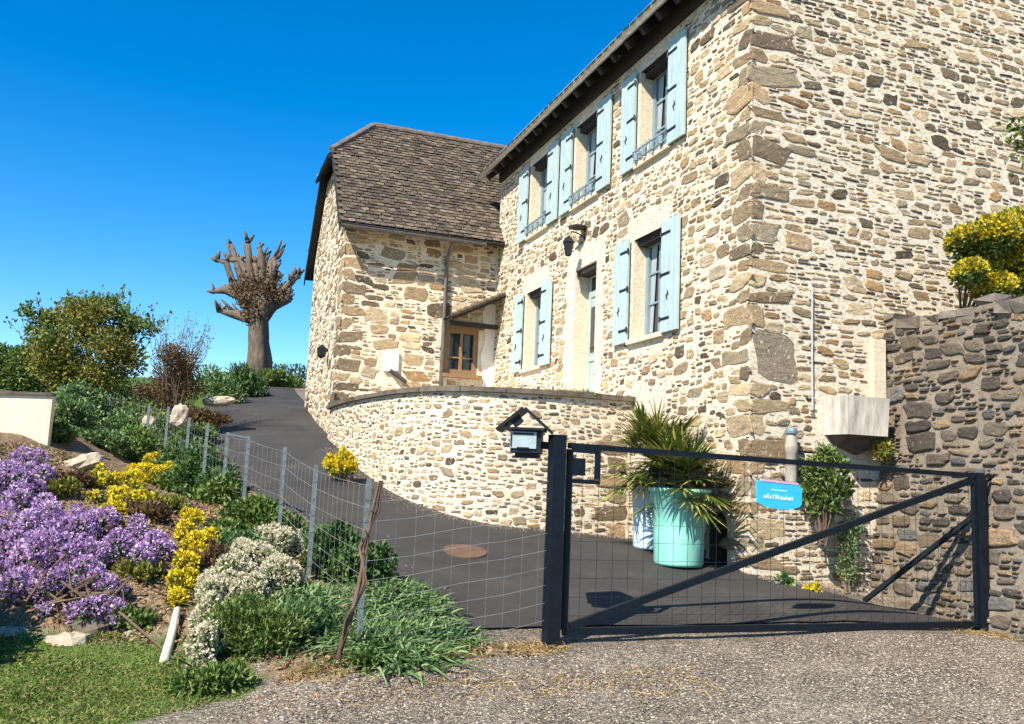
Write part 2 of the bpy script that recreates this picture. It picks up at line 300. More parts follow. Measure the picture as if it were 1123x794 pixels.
# ------------------------------------------------------------------ rubble walls: packed stones on a mortar face
TAN = [(.37, .26, .15), (.29, .21, .125), (.44, .32, .19), (.24, .18, .115), (.175, .13, .085), (.51, .385, .235), (.34, .215, .105), (.33, .265, .175), (.12, .09, .06), (.42, .305, .175), (.57, .45, .29), (.53, .41, .26), (.47, .35, .21), (.40, .32, .22)]
GREY = [(.105, .085, .066), (.145, .118, .09), (.078, .066, .055), (.12, .115, .105), (.19, .145, .095), (.09, .075, .06), (.25, .175, .105)]
def rubble(mb, mapf, S, Z0, Z1, classes, blocked=None, fixed=(), pal=TAN, res=.0125, gap=.014, prot=(.003, .016), tilt=.07, mati=1, seed=1, settle=True):
    r = np.random.default_rng(seed); W = int(S/res)+1; H = int((Z1-Z0)/res)+1
    occ = np.zeros((H, W), bool)
    zz, ss = np.meshgrid(Z0+np.arange(H)*res, np.arange(W)*res, indexing='ij')
    if blocked is not None: occ |= blocked(ss, zz)
    gp = max(1, int(round(gap/res)))
    out = []
    for (s, z, w, h, ci) in fixed:
        a = int((s-w/2)/res); b = int((s+w/2)/res); c = int((z-h/2-Z0)/res); d = int((z+h/2-Z0)/res)
        occ[max(c, 0):d, max(a, 0):b] = True; out.append((s, z, w, h, ci))
    for (wr, ar, tries) in classes:
        for _ in range(tries):
            w = r.uniform(*wr); h = w/r.uniform(*ar); a = max(2, int(w/res)); b = max(2, int(h/res))
            if a+2 >= W or b+2 >= H: continue
            x = r.integers(0, W-a); y = r.integers(0, H-b)
            if occ[y:y+b, x:x+a].any(): continue
            if settle:
                k = 0
                while y > 0 and k < 30 and not occ[y-1, x:x+a].any(): y -= 1; k += 1
                k = 0
                while x > 0 and k < 30 and not occ[y:y+b, x-1].any(): x -= 1; k += 1
            g = gp if r.random() < .7 else gp+1
            occ[max(0, y-g):y+b+g, max(0, x-g):x+a+g] = True
            out.append(((x+a/2)*res, Z0+(y+b/2)*res, a*res, b*res, None))
    for (s, z, w, h, ci) in out:
        n = 14 if w > .14 else 9
        t = (np.arange(n)+r.uniform(0, 1))*2*math.pi/n; p = r.uniform(.36, .62) if w < .42 else r.uniform(.26, .40)
        ct, st = np.cos(t), np.sin(t)
        ox = np.sign(ct)*np.abs(ct)**p*w/2; oz = np.sign(st)*np.abs(st)**p*h/2
        k = 1+r.normal(0, .10, n); ox *= k; oz *= 1+r.normal(0, .15, n)
        oz += ox*r.normal(0, tilt); ox += oz*r.normal(0, .3)
        pr = r.uniform(*prot)*(1.4 if w > .4 else 1)
        e = min(.018, .3*h)
        fx = 1-2*e/w; fz = 1-2*e/h
        ring = lambda fx, fz, o: mapf(s+ox*fx, z+oz*fz, np.full(n, o) if np.isscalar(o) else o)
        tl = r.normal(0, .003, n)
        cx = np.asarray(mapf(np.array([s]), np.array([z]), np.array([pr*1.02])))
        v = np.vstack([ring(1, 1, -.008), ring((1+fx)/2, (1+fz)/2, pr*.75+tl*.5), ring(fx*.92, fz*.92, pr+tl), cx])
        f = [(i, (i+1) % n, n+(i+1) % n, n+i) for i in range(n)] + [(n+i, n+(i+1) % n, 2*n+(i+1) % n, 2*n+i) for i in range(n)] + [(2*n+i, 2*n+(i+1) % n, 3*n) for i in range(n)]
        base = np.array(pal[r.integers(len(pal))] if ci is None else ci)
        base = base*r.uniform(.78, 1.22)
        mb.add(v, f, mati, tuple(base))
    return len(out)
def mortar_grid(mb, mapf, s0, s1, z0, z1, holes=(), step=.3, m=0, top=None):
    xs = set(np.linspace(s0, s1, max(2, int((s1-s0)/step)+1)).round(4)); zs = set(np.linspace(z0, z1, max(2, int((z1-z0)/step)+1)).round(4))
    for (a, b, c, d) in holes: xs |= {a, b}; zs |= {c, d}
    xs = np.array(sorted(xs)); zs = np.array(sorted(zs)); nx_ = len(xs)
    ss, zz = np.meshgrid(xs, zs); z2 = zz if top is None else np.minimum(zz, top(ss))
    v = mapf(ss.ravel(), z2.ravel(), np.zeros(ss.size)); f = []
    for j in range(len(zs)-1):
        for i in range(nx_-1):
            cs, cz = (xs[i]+xs[i+1])/2, (zs[j]+zs[j+1])/2
            if any(a < cs < b and c < cz < d for a, b, c, d in holes): continue
            if top is not None and zs[j] >= max(top(xs[i]), top(xs[i+1])): continue
            f.append((j*nx_+i, j*nx_+i+1, (j+1)*nx_+i+1, (j+1)*nx_+i))
    mb.add(v, f, m)
def planemap(P, A, N):       # s along A, z up, o along the outward normal N
    def fn(s, z, o): s = np.asarray(s)[:, None]; return P + s*A + np.asarray(z)[:, None]*ZZ + np.asarray(o)[:, None]*N
    return fn
def rough_rect(a, b, c, d, e=.05, seed=3):
    def fn(s, z):
        w = e*np.sin(z*9+seed)*.6 + e*np.sin(z*23+seed*2)*.4; u = e*np.sin(s*8+seed*3)*.6+e*np.sin(s*21+seed)*.4
        return (s > a+w) & (s < b+w) & (z > c+u) & (z < d+u)
    return fn
# ================================================================== MAIN HOUSE
house = thing('stone_house', C0+ZZ*-1.1, 'large two storey rubble stone farmhouse with pale blue shutters', 'house')
FAC = planemap(C0, U, -V); GAB = planemap(C0, V, -U)
WIN = [(2.02, 2.93, 2.05, 3.58), (6.5, 7.42, 2.05, 3.58), (1.93, 2.83, 4.74, 6.22), (4.25, 5.22, 4.74, 6.22), (6.42, 7.4, 4.74, 6.22)]
DOOR = (4.22, 5.08, 1.17, 3.56); NICHE = (.42, .80, -1.2, -.34)
LEN = 9.3; EZ = 6.77
fm = MB(); mortar_grid(fm, FAC, 0, LEN, -1.4, EZ, WIN+[DOOR, NICHE])
bl = []
for i, (a, b, c, d) in enumerate(WIN):
    bl.append(rough_rect(a-.13, b+.16, c-.20, d+.36, .05, i)); bl.append(rough_rect(a, b, c, d, 0))
bl.append(rough_rect(DOOR[0]-.22, DOOR[1]+.34, 1.0, DOOR[3]+.38, .06, 9)); bl.append(rough_rect(NICHE[0]-.06, NICHE[1]+.06, -1.3, NICHE[3]+.06, .02, 5))
bl.append(rough_rect(1.95, 2.95, .25, 1.32, .12, 6)); bl.append(rough_rect(-1, LEN+1, EZ-.34, 9, 0))
blockF = lambda s, z: np.any([q(s, z) for q in bl], 0)
qz = -1.15; quF = []; quG = []; k = 0; rq = np.random.default_rng(11)
bigs = {}
while qz < 7.0:
    h = rq.uniform(.14, .27); long = k % 2 == 0; c = TAN[[2, 3, 0, 1, 4, 7, 5][rq.integers(7)]]
    lf = rq.uniform(.38, .62) if long else rq.uniform(.2, .30); lg = rq.uniform(.2, .3) if long else rq.uniform(.42, .75)
    if 1.18 < qz+h/2 < 1.85: lg = None
    if qz+h < EZ-.34: quF.append((lf/2-.012, qz+h/2, lf, h, c))
    if lg and qz+h < 7.3: quG.append((lg/2-.012, qz+h/2, lg, h, c))
    qz += h+.03; k += 1
quG.append((.36, 1.50, .62, .60, (.33, .27, .19)))
rubble(fm, FAC, LEN, -1.4, EZ, [((.26, .40), (1.6, 2.8), 160), ((.15, .27), (1.3, 2.8), 2200), ((.09, .20), (1.3, 3.2), 30000), ((.05, .11), (1.2, 2.6), 20000)], blockF, quF, gap=.011, seed=21)
facade = fm.build('facade_wall', [M['mortar'], M['stone']], house, False, True)
gm = MB(); GW = 8.2; gtop = lambda s: EZ+.0+np.minimum(np.asarray(s), GW-np.asarray(s))*.95
mortar_grid(gm, GAB, 0, GW, -1.5, 10.6, (), .25, 0, gtop)
blG = [rough_rect(1.0, 1.98, .15, 1.12, 0, 2), rough_rect(1.74, 2.0, 1.0, 1.85, .03, 4), lambda s, z: z > gtop(s)-.05]
rubble(gm, GAB, 7.2, -1.5, 7.7, [((.28, .46), (2.0, 4.2), 110), ((.16, .32), (1.3, 3.6), 1300), ((.10, .26), (1.4, 5.5), 30000), ((.06, .14), (1.2, 3.5), 18000)], lambda s, z: np.any([q(s, z) for q in blG], 0), quG, gap=.011, seed=33)
gm.build('gable_wall', [M['mortar'], M['stone']], house, False, True)
bw = MB()
bw.add([C0+U*LEN+ZZ*-1.4, C0+U*LEN+V*GW+ZZ*-1.4, C0+U*LEN+V*GW+ZZ*EZ, C0+U*LEN+V*GW/2+ZZ*(EZ+3.9), C0+U*LEN+ZZ*EZ], [(0, 1, 2, 3, 4)])
bw.add([C0+V*GW+ZZ*-1.4, C0+V*GW+U*LEN+ZZ*-1.4, C0+V*GW+U*LEN+ZZ*EZ, C0+V*GW+ZZ*EZ], [(0, 1, 2, 3)])
bw.build('rear_wall', M['mortar'], house)
def tiles(mb, P, A, Dn, N, ncol, nrow, w, l, pal, m=0, clip=None, seed=1):   # courses of flat tiles: A along the eave, Dn down the slope
    r = np.random.default_rng(seed)
    for j in range(nrow):
        for i in range(ncol):
            s = (i+.5+(.5 if j % 2 else 0))*w; d = (j+.5)*l
            if clip and not clip(s, d): continue
            t = r.normal(0, .006); c = np.array(pal[r.integers(len(pal))])*r.uniform(.72, 1.25)
            ce = P + A*s + Dn*d; hw = w*.49; hl = l*.72
            up = N*(.012+t*.4); lo = N*(.042+t)
            sk = A*r.normal(0, .008)
            p = [ce-A*hw-Dn*hl+up, ce+A*hw-Dn*hl+up, ce+A*hw*.96+Dn*hl*.85+lo+sk, ce+A*hw*.4+Dn*hl+lo+sk, ce-A*hw*.4+Dn*hl+lo+sk, ce-A*hw*.96+Dn*hl*.85+lo+sk]
            q = [x-N*.016 for x in p[2:]]
            mb.add(p+q, [(0, 1, 2, 3, 4, 5), (2, 6, 7, 3), (3, 7, 8, 4), (4, 8, 9, 5)], m, tuple(c))
SLATE = [(.095, .073, .055), (.12, .093, .07), (.14, .11, .082), (.078, .062, .05), (.16, .128, .098), (.10, .08, .065)]
OV = .36
sl = nrm(V*1+ZZ*.95); nl = nrm(ZZ*1-V*.95)
rb = MB()
e0 = C0-V*OV+U*-.35+ZZ*(EZ-OV*.95+.27)
e1 = C0-V*OV+U*(LEN+.3)+ZZ*(EZ-OV*.95+.27)
SLn = (GW/2+OV)/sl.dot(V)
def slab(mb, a, b, d, L, n, th, m=0): mb.add([a, b, b+d*L, a+d*L, a-n*th, b-n*th, b+d*L-n*th, a+d*L-n*th], [(0, 1, 2, 3), (7, 6, 5, 4), (0, 4, 5, 1), (1, 5, 6, 2), (2, 6, 7, 3), (3, 7, 4, 0)], m)
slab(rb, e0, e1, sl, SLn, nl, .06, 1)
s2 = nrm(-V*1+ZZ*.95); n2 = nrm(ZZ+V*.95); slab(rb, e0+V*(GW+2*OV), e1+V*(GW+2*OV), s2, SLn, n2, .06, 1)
tiles(rb, e1+sl*2.6, -U, -sl, nl, int((LEN+.65)/.22), 17, .22, .16, SLATE, 0, None, 5)
rb.build('roof', [M['tile'], M['soffit']], house, False, True)
ev = MB()
for k in range(21):
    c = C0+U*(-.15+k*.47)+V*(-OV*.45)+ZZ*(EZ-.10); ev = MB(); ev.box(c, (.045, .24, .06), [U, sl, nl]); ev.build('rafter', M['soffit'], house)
ev = MB(); ev.box(C0+U*LEN/2-V*.035+ZZ*(EZ-.10), (LEN/2-.004, .03, .22), [U, V, ZZ]); ev.build('eaves_shade_strip', M['soffit'], house)  # near-black strip added to give the dark band of shade below the eave
gt = MB(); gb = e0-V*.05+ZZ*-.06; prof = [(math.cos(t)*.07, math.sin(t)*.07) for t in np.linspace(math.pi, 2*math.pi, 9)]
L_ = LEN+.65
vs = [gb+U*L_*j+V*a+ZZ*b for j in (0, 1) for a, b in prof]; gt.add(vs, [(i, i+1, 10+i, 9+i) for i in range(8)])
gt.tube([gb-V*.07, gb+U*L_-V*.07], .011, 6)
gt.build('gutter', M['zinc'], house)
# windows
def window(i, o, upper):
    a, b, c, d = o; dep = .26
    mb = MB(); f = lambda s, z, q: FAC(np.array([s]), np.array([z]), np.array([-q]))[0]
    for (s1, z1, s2, z2) in ((a, c, b, c), (b, c, b, d), (b, d, a, d), (a, d, a, c)):
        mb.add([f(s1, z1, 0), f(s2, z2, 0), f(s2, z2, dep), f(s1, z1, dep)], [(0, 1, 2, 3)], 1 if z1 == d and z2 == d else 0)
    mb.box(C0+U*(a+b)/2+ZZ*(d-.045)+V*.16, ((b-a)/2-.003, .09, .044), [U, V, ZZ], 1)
    w = mb.build('window', [M['plaster'], M['soffit']], house)
    fr = MB(); cs, cz = (a+b)/2, (c+d)/2; ax = [U, V, ZZ]; D = lambda s, z, q: C0+U*s+ZZ*z+V*q
    for s in (a+.04, b-.04): fr.box(D(s, cz, dep-.02), (.04, .03, (d-c)/2), ax)
    fr.box(D(cs, c+.05, dep-.022), ((b-a)/2-.08, .028, .05), ax); fr.box(D(cs, d-.05, dep-.022), ((b-a)/2-.08, .028, .05), ax)
    fr.box(D(cs, cz, dep-.03), (.035, .034, (d-c)/2-.1), ax)
    for z in (c+(d-c)*.36, c+(d-c)*.66):
        for sx in (-1, 1): fr.box(D(cs+sx*(b-a)/4, z, dep-.012), ((b-a)/4-.06, .014, .014), ax)
    fr.build('frame', M['frame'], w)
    pn = MB(); pn.box(D(cs, cz, dep+.012), ((b-a)/2, .004, (d-c)/2), ax); pn.build('pane', M['glass'], w)
    # net curtains behind/at the glass edge, gathered
    for sx in (-1, 1):
        cu = MB()
        xs = np.linspace(.06, (b-a)*.30, 12); tp = [D(cs+sx*((b-a)/2-.05-x*.8), d-.1, dep-.004+.012*math.sin(x*60)*0-.003) for x in xs]; bt = [D(cs+sx*((b-a)/2-.05-x*(.45 if j > 0 else .5)), c+.12, dep-.007) for j, x in enumerate(xs)]
        cu.add(tp+bt, [(i, i+1, 13+i, 12+i) for i in range(11)]); cu.build('curtain', M['curtain'], w)
    si = MB(); si.box(C0+U*cs+ZZ*(c-.035)-V*.0+V*.05, ((b-a)/2+.06, .12, .034), ax); si.build('sill', M['plaster'], w)
    if upper:
        ra = MB()
        for z in (.06, .2): ra.box(D(cs, c+z, -.07), ((b-a)/2+.02, .012, .014), ax)
        for s in np.linspace(a, b, 9): ra.box(D(s, c+.12, -.07), (.008, .008, .11), ax)
        for s in (a+.02, b-.02): ra.box(D(s, c+.2, -.02), (.008, .055, .008), ax)
        for s in np.linspace(a+.08, b-.08, 4):
            ra.tube([D(s, c+.02, -.10), D(s, c+.13, -.10)], [.035, .045], 10)
        ra.build('railing', M['frame'], w)
    for sx in (-1, 1):
        sw = (b-a)/2*1.02; s0 = (a-.03-sw) if sx < 0 else (b+.05)
        sb = MB()
        for k in range(4):
            sb.box(D(s0+sw*(k+.5)/4, cz, -.055), (sw/8-.0035, .016, (d-c)/2+.03), ax)
        sb.box(D(s0+sw/2, cz, -.048), (sw/2-.004, .008, (d-c)/2+.02), ax)
        sh = sb.build('shutter', M['shutter'], house)
        for z in (c+.16, cz+.02, d-.16):
            h = MB(); e = s0+sw*(1 if sx < 0 else 0); dr = -1 if sx < 0 else 1
            h.box(D(e+dr*.13, z, -.074), (.12, .005, .018), ax); h.tube([D(e, z-.04, -.075), D(e, z+.04, -.075)], .016, 7); h.build('hinge', M['iron'], sh)
        h = MB(); q0 = s0+sw*.55; h.tube([D(q0, c+.42, -.085), D(q0+.025, c+.46, -.085), D(q0-.02, c+.50, -.085), D(q0, c+.54, -.085)], .009, 5); h.build('stay_hook', M['iron'], sh)
for i, o in enumerate(WIN): window(i, o, i > 1)
# door
a, b, c, d = DOOR; mb = MB(); dep = .30; D = lambda s, z, q: C0+U*s+ZZ*z+V*q; ax = [U, V, ZZ]
for (s1, z1, s2, z2) in ((a, c, b, c), (b, c, b, d), (b, d, a, d), (a, d, a, c)): mb.add([D(s1, z1, 0), D(s2, z2, 0), D(s2, z2, dep), D(s1, z1, dep)], [(0, 1, 2, 3)])
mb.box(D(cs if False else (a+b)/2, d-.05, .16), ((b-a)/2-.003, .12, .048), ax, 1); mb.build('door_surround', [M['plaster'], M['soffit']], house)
db = MB(); cs = (a+b)/2
db.box(D(cs, (c+d)/2, dep+.01), ((b-a)/2, .025, (d-c)/2), ax)
for s in (a+.06, cs, b-.06): db.box(D(s, (c+d)/2, dep-.02), (.05, .012, (d-c)/2), ax)
for z in (c+.08, c+.85, d-.42, d-.06): db.box(D(cs, z, dep-.022), ((b-a)/2, .012, .05), ax)
door = db.build('door', M['door'], house)
pb = MB()
for s in ((a+cs)/2, (b+cs)/2): pb.box(D(s, c+1.35, dep-.016), (.13, .004, .40), ax); pb.box(D(s, d-.24, dep-.016), (.13, .004, .11), ax)
pb.build('pane', M['glass'], door)
hb = MB(); hb.tube([D(cs+.05, c+1.0, dep-.05), D(cs+.05, c+1.0, dep-.09), D(cs+.17, c+1.0, dep-.09)], .011, 6); hb.build('handle', M['iron'], door)
# lantern over the door
lb = MB(); q = lambda s, z, o: C0+U*s+ZZ*z-V*o
lb.tube([q(4.72, 4.05, .0), q(4.72, 4.12, .12), q(4.72, 4.14, .25), q(4.72, 4.02, .30)], .013, 6); lb.lathe(q(4.72, 3.70, .30), [(.03, 0), (.055, .02), (.085, .23), (.11, .24), (.05, .32), (.015, .36)], 6)
lb.box(q(4.72, 4.12, .0), (.03, .012, .10), [U, V, ZZ]); lb.lathe(q(4.72, 4.24, .14), [(.0, .05), (.16, .0), (.17, -.02), (.0, .03)], 10)
lb.build('wall_lantern', M['iron'], house)
# niche
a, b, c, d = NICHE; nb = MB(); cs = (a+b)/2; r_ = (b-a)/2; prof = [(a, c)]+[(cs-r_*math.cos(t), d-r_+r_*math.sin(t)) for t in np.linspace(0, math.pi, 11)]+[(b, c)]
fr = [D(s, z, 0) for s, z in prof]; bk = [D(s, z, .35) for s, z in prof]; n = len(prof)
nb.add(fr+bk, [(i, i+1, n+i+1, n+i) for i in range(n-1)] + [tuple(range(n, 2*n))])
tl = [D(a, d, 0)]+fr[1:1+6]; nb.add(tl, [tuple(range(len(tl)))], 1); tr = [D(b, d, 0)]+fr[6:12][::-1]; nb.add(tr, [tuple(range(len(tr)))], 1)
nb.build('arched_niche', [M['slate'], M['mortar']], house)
# fittings on the gable
Q = lambda s, z, o: C0+V*s+ZZ*z-U*o; axg = [V, U, ZZ]
cb = MB(); cb.tube([Q(.86, .9, .035), Q(.86, 1.6, .03), Q(.862, 2.36, .035)], .013, 6); cb.tube([Q(.86, 2.36, .03), Q(.86, 2.42, .0)], .016, 6)
for z in (1.05, 1.7, 2.25): cb.box(Q(.86, z, .025), (.035, .014, .01), axg)
cb.build('cable_conduit', M['zinc'], house)
bb = MB(); lo, hi = .62, 1.07
bb.add([Q(s, z, o) for z, e in ((lo, .02), (hi, 0)) for s, o in ((1.06+e, .40-e), (1.68-e, .40-e), (1.68, 0), (1.06, 0))], [(0, 1, 5, 4), (1, 2, 6, 5), (3, 0, 4, 7), (0, 3, 2, 1)])
bb.add([Q(s, hi, o) for s, o in ((1.06, .40), (1.68, .40), (1.68, 0), (1.06, 0), (1.13, .33), (1.61, .33), (1.61, .04), (1.13, .04))]+[Q(s, lo+.1, o) for s, o in ((1.13, .33), (1.61, .33), (1.61, .04), (1.13, .04))], [(0, 1, 5, 4), (1, 2, 6, 5), (2, 3, 7, 6), (3, 0, 4, 7), (4, 5, 9, 8), (5, 6, 10, 9), (6, 7, 11, 10), (7, 4, 8, 11), (8, 9, 10, 11)])
basin = bb.build('wall_basin', M['basin'], house); basin['label'] = 'white weathered concrete basin jutting from the gable'
bs = MB(); bs.prism([Q(1.1, .615, .36), Q(1.70, .615, .36), Q(1.70, .56, .34), Q(1.5, .40, .06), Q(1.2, .5, .06)], U, .30); bs.build('basin_bracket', M['slate'], house)
pl = MB(); pl.box(Q(1.84, 1.42, .02), (.085, .06, .42), axg, jit=.006); pl.build('plaster_pier', M['plaster'], house)
vp = MB(); vp.tube([Q(1.80, .45, .06), Q(1.80, 1.2, .06)], .022, 8); vp.build('drain_pipe', M['zinc'], house)
vt = MB(); vt.lathe(Q(.49, .0, .12), [(.07, 0), (.07, .38), (.078, .39), (.075, .46), (.06, .56), (.05, .60)], 14); vt.box(Q(.49, .15, .03), (.06, .06, .05), axg)
vent = vt.build('vent_pipe', plain('grey_vent_pipe', (.33, .29, .24), .8, 0, .3, 9, .3), house, True); vc = MB(); vc.lathe(Q(.49, .60, .12), [(.0, .07), (.06, .065), (.075, .03), (.075, 0), (.0, 0)], 12); vc.build('cap', M['bluecap'], vent); vc = MB(); vc.tube([Q(.57, .40, .12), Q(.88, .40, .05)], .014, 6); vc.build('rod', M['iron'], vent)
# ================================================================== LEFT BUILDING (behind, at right angles)
Lw = 3.38; Wd = 5.0; LZ = 5.36; base = C0+U*LEN
barn = thing('stone_barn', base-V*Lw/2+ZZ*.3, 'smaller rubble stone building with brown tiled half hipped roof', 'house')
BF = planemap(base-V*Lw, V, -U); BG = planemap(base-V*Lw, U, -V)
BW = (2.28, 3.02, 2.08, 3.08)
bm_ = MB(); mortar_grid(bm_, BF, 0, Lw, -.4, LZ, [BW])
bq = [lambda s, z: rough_rect(BW[0]-.1, BW[1]+.06, BW[2]-.12, BW[3]+.2, .02)(s, z), rough_rect(2.98, 3.5, 1.2, 3.35, .05), rough_rect(.93, 1.38, 1.75, 2.45, .03), lambda s, z: z > LZ-.03]
qf = []; qg = []; qz = -.3; k = 0
while qz < LZ-.25:
    h = rq.uniform(.16, .28); c = TAN[rq.integers(6)]; A_, B_ = (.5, .28) if k % 2 else (.28, .5); k += 1
    qf.append((A_/2-.01, qz+h/2, A_, h, c)); qg.append((B_/2-.01, qz+h/2, B_, h, c)); qz += h+.035
rubble(bm_, BF, Lw, -.4, LZ, [((.34, .55), (1.5, 3), 200), ((.2, .4), (1.5, 3.5), 1500), ((.12, .24), (1.5, 3.5), 5000), ((.07, .14), (1.2, 3), 9000)], lambda s, z: np.any([q(s, z) for q in bq], 0), qf, seed=44)
bm_.build('front_wall', [M['mortar'], M['stone']], barn, False, True)
EVZ = 4.93; oe = .45; pitch = 1.125; HZ = 7.0
btop = lambda s: np.minimum(LZ+np.minimum(np.asarray(s), Wd-np.asarray(s))*pitch, HZ)
bg_ = MB(); mortar_grid(bg_, BG, 0, Wd, -.4, HZ, (), .2, 0, btop)
rubble(bg_, BG, Wd, -.4, HZ, [((.3, .5), (1.5, 3), 200), ((.2, .34), (1.5, 3.5), 1500), ((.12, .24), (1.5, 3.5), 6000)], lambda s, z: z > btop(s)-.05, qg, seed=45)
bg_.build('gable_wall', [M['mortar'], M['stone']], barn, False, True)
rr = MB(); P0 = base-V*Lw
rr.add([P0+U*Wd+ZZ*-.4, P0+U*Wd+V*6+ZZ*-.4, P0+U*Wd+V*6+ZZ*LZ, P0+U*Wd+ZZ*LZ], [(0, 1, 2, 3)]); rr.build('rear_wall', M['mortar'], barn)
# roof: front slope, rear slope, clipped hip
ov = .20
fs = nrm(U+ZZ*pitch); fn = nrm(ZZ-U*pitch)
eL = P0-V*ov-U*oe+ZZ*EVZ; RL = 6.2
s_l = (Wd/2+oe)/fs.dot(U)
hs = (HZ+.1-EVZ)/fs[2]
inset = .88
rf = MB(); n_up = ZZ
top = eL+fs*s_l
front = [eL, eL+V*RL, top+V*RL, top+V*(inset+ov), eL+fs*hs]
rf.prism(front, -fn, .07, 1)
bs_ = nrm(-U+ZZ*pitch); bn = nrm(ZZ+U*pitch); eB = eL+U*(Wd+2*oe)
rear = [eB, eB+V*RL, eB+bs_*s_l+V*RL, eB+bs_*s_l+V*(inset+ov), eB+bs_*hs]; rf.prism(rear, -bn, .07, 1)
hipn = nrm(np.cross(front[4]-rear[4], front[3]-front[4])); hipn = hipn if hipn[2] > 0 else -hipn
dn = nrm((front[4]+rear[4])/2-front[3]); hf = front[4]+dn*.16; hr = rear[4]+dn*.16
rf.prism([front[3], hf, hr], -hipn, .06, 1)
w_, l_ = .165, .125
tiles(rf, top+V*0, V, -fs, fn, int(RL/w_)+1, int(s_l/l_), w_, l_, SLATE, 0, lambda s, d: s < RL-.02 and d < s_l-.02 and (s > (inset+ov)*(1-d/(s_l-hs)) if d < s_l-hs else s > .04), 6)
hv = nrm(rear[4]-front[4]); hl = np.linalg.norm(rear[4]-front[4]); hd = np.linalg.norm((hf+hr)/2-front[3])
tiles(rf, front[3]-hv*hl/2, hv, dn, hipn, int(hl/w_), int(hd/l_), w_, l_, SLATE, 0, lambda s, d: abs(s-hl/2) < hl/2*d/hd, 7)
tiles(rf, eB+bs_*s_l, V, -bs_, bn, 12, int(s_l/l_), w_, l_, SLATE, 0, lambda s, d: (s > (inset+ov)*(1-d/(s_l-hs)) if d < s_l-hs else s > .04), 8)
roofb = rf.build('roof', [M['tile'], M['soffit']], barn, False, True)
rt = MB()
for A_, B_ in ((front[3], top+V*RL), (front[3], front[4]), (front[3], rear[4])):
    nseg = int(np.linalg.norm(B_-A_)/.3)
    for k in range(nseg):
        p = A_+(B_-A_)*k/nseg; q2 = A_+(B_-A_)*(k+1.12)/nseg
        rt.tube([p+ZZ*.03, q2+ZZ*.05], [.085, .075], 8)
rt.build('ridge_tile', plain('ridge_tile_clay', (.16, .125, .095), .85, 0, .4, 6), roofb)
for A_, B_ in ((eB+ZZ*-.05, rear[4]+ZZ*-.05), (eL+ZZ*-.05, front[4]+ZZ*-.05)): vb = MB(); vb.prism([A_+V*.0, B_, B_-ZZ*.13, A_-ZZ*.13], V, .03); vb.build('bargeboard', M['soffit'], roofb)
g = MB(); gp0 = eL-U*.05+ZZ*-.05; vs = [gp0+V*j+U*a+ZZ*b for j in (.05, 3.3) for a, b in prof[:0]] if False else None
pr2 = [(math.cos(t)*.065, math.sin(t)*.065) for t in np.linspace(math.pi, 2*math.pi, 9)]
vs = [gp0+V*j+U*a+ZZ*b for j in (.02, Lw+ov-OV-.1) for a, b in pr2]; g.add(vs, [(i, i+1, 10+i, 9+i) for i in range(8)])
for k in range(9): g.box(P0+V*(.15+k*.38)-U*oe*.5+ZZ*(EVZ+.12), (.035, .22, .04), [V, fs, fn], 1)
g.build('gutter', [M['pipe'], M['soffit']], barn)
dp = MB(); sv = 2.20; dd = lambda s, z, o: P0+V*s+ZZ*z-U*o
dp.tube([dd(sv-.02, EVZ-.06, oe+.05), dd(sv-.02, EVZ-.16, oe+.02), dd(sv-.01, EVZ-.42, .10), dd(sv, EVZ-.6, .07), dd(sv, 3.0, .07), dd(sv, .9, .07)], .043, 9)
for z in (3.9, 2.6, 1.6): dp.box(dd(sv, z, .05), (.06, .05, .015), [V, U, ZZ])
dp.build('downpipe', M['pipe'], barn, True)
# barn window
a, b, c, d = BW; wb = MB(); e = lambda s, z, q: P0+V*s+ZZ*z+U*q; ax2 = [V, U, ZZ]; cs, cz = (a+b)/2, (c+d)/2
for (s1, z1, s2, z2) in ((a, c, b, c), (b, c, b, d), (b, d, a, d), (a, d, a, c)): wb.add([e(s1, z1, 0), e(s2, z2, 0), e(s2, z2, .2), e(s1, z1, .2)], [(0, 1, 2, 3)])
bwin = wb.build('window', M['plaster'], barn)
fb = MB()
for s in (a+.05, b-.05): fb.box(e(s, cz, .08), (.05, .04, (d-c)/2), ax2)
for z in (c+.05, d-.06): fb.box(e(cs, z, .078), ((b-a)/2-.1, .038, .05), ax2)
fb.box(e(cs, cz, .085), (.03, .035, (d-c)/2-.1), ax2); fb.box(e(cs, c+.36, .09), ((b-a)/2-.1, .018, .015), ax2)
fb.box(e(cs, c-.05, -.02), ((b-a)/2+.08, .10, .04), ax2); fb.box(e(cs, d+.06, -.0), ((b-a)/2+.1, .05, .07), ax2); fb.box(e(a-.03, cz, -.005), (.05, .02, (d-c)/2+.02), ax2)
fb.build('frame', M['wood'], bwin)
pb = MB(); pb.box(e(cs, cz, .12), ((b-a)/2, .004, (d-c)/2), ax2); pb.build('pane', M['glass'], bwin)
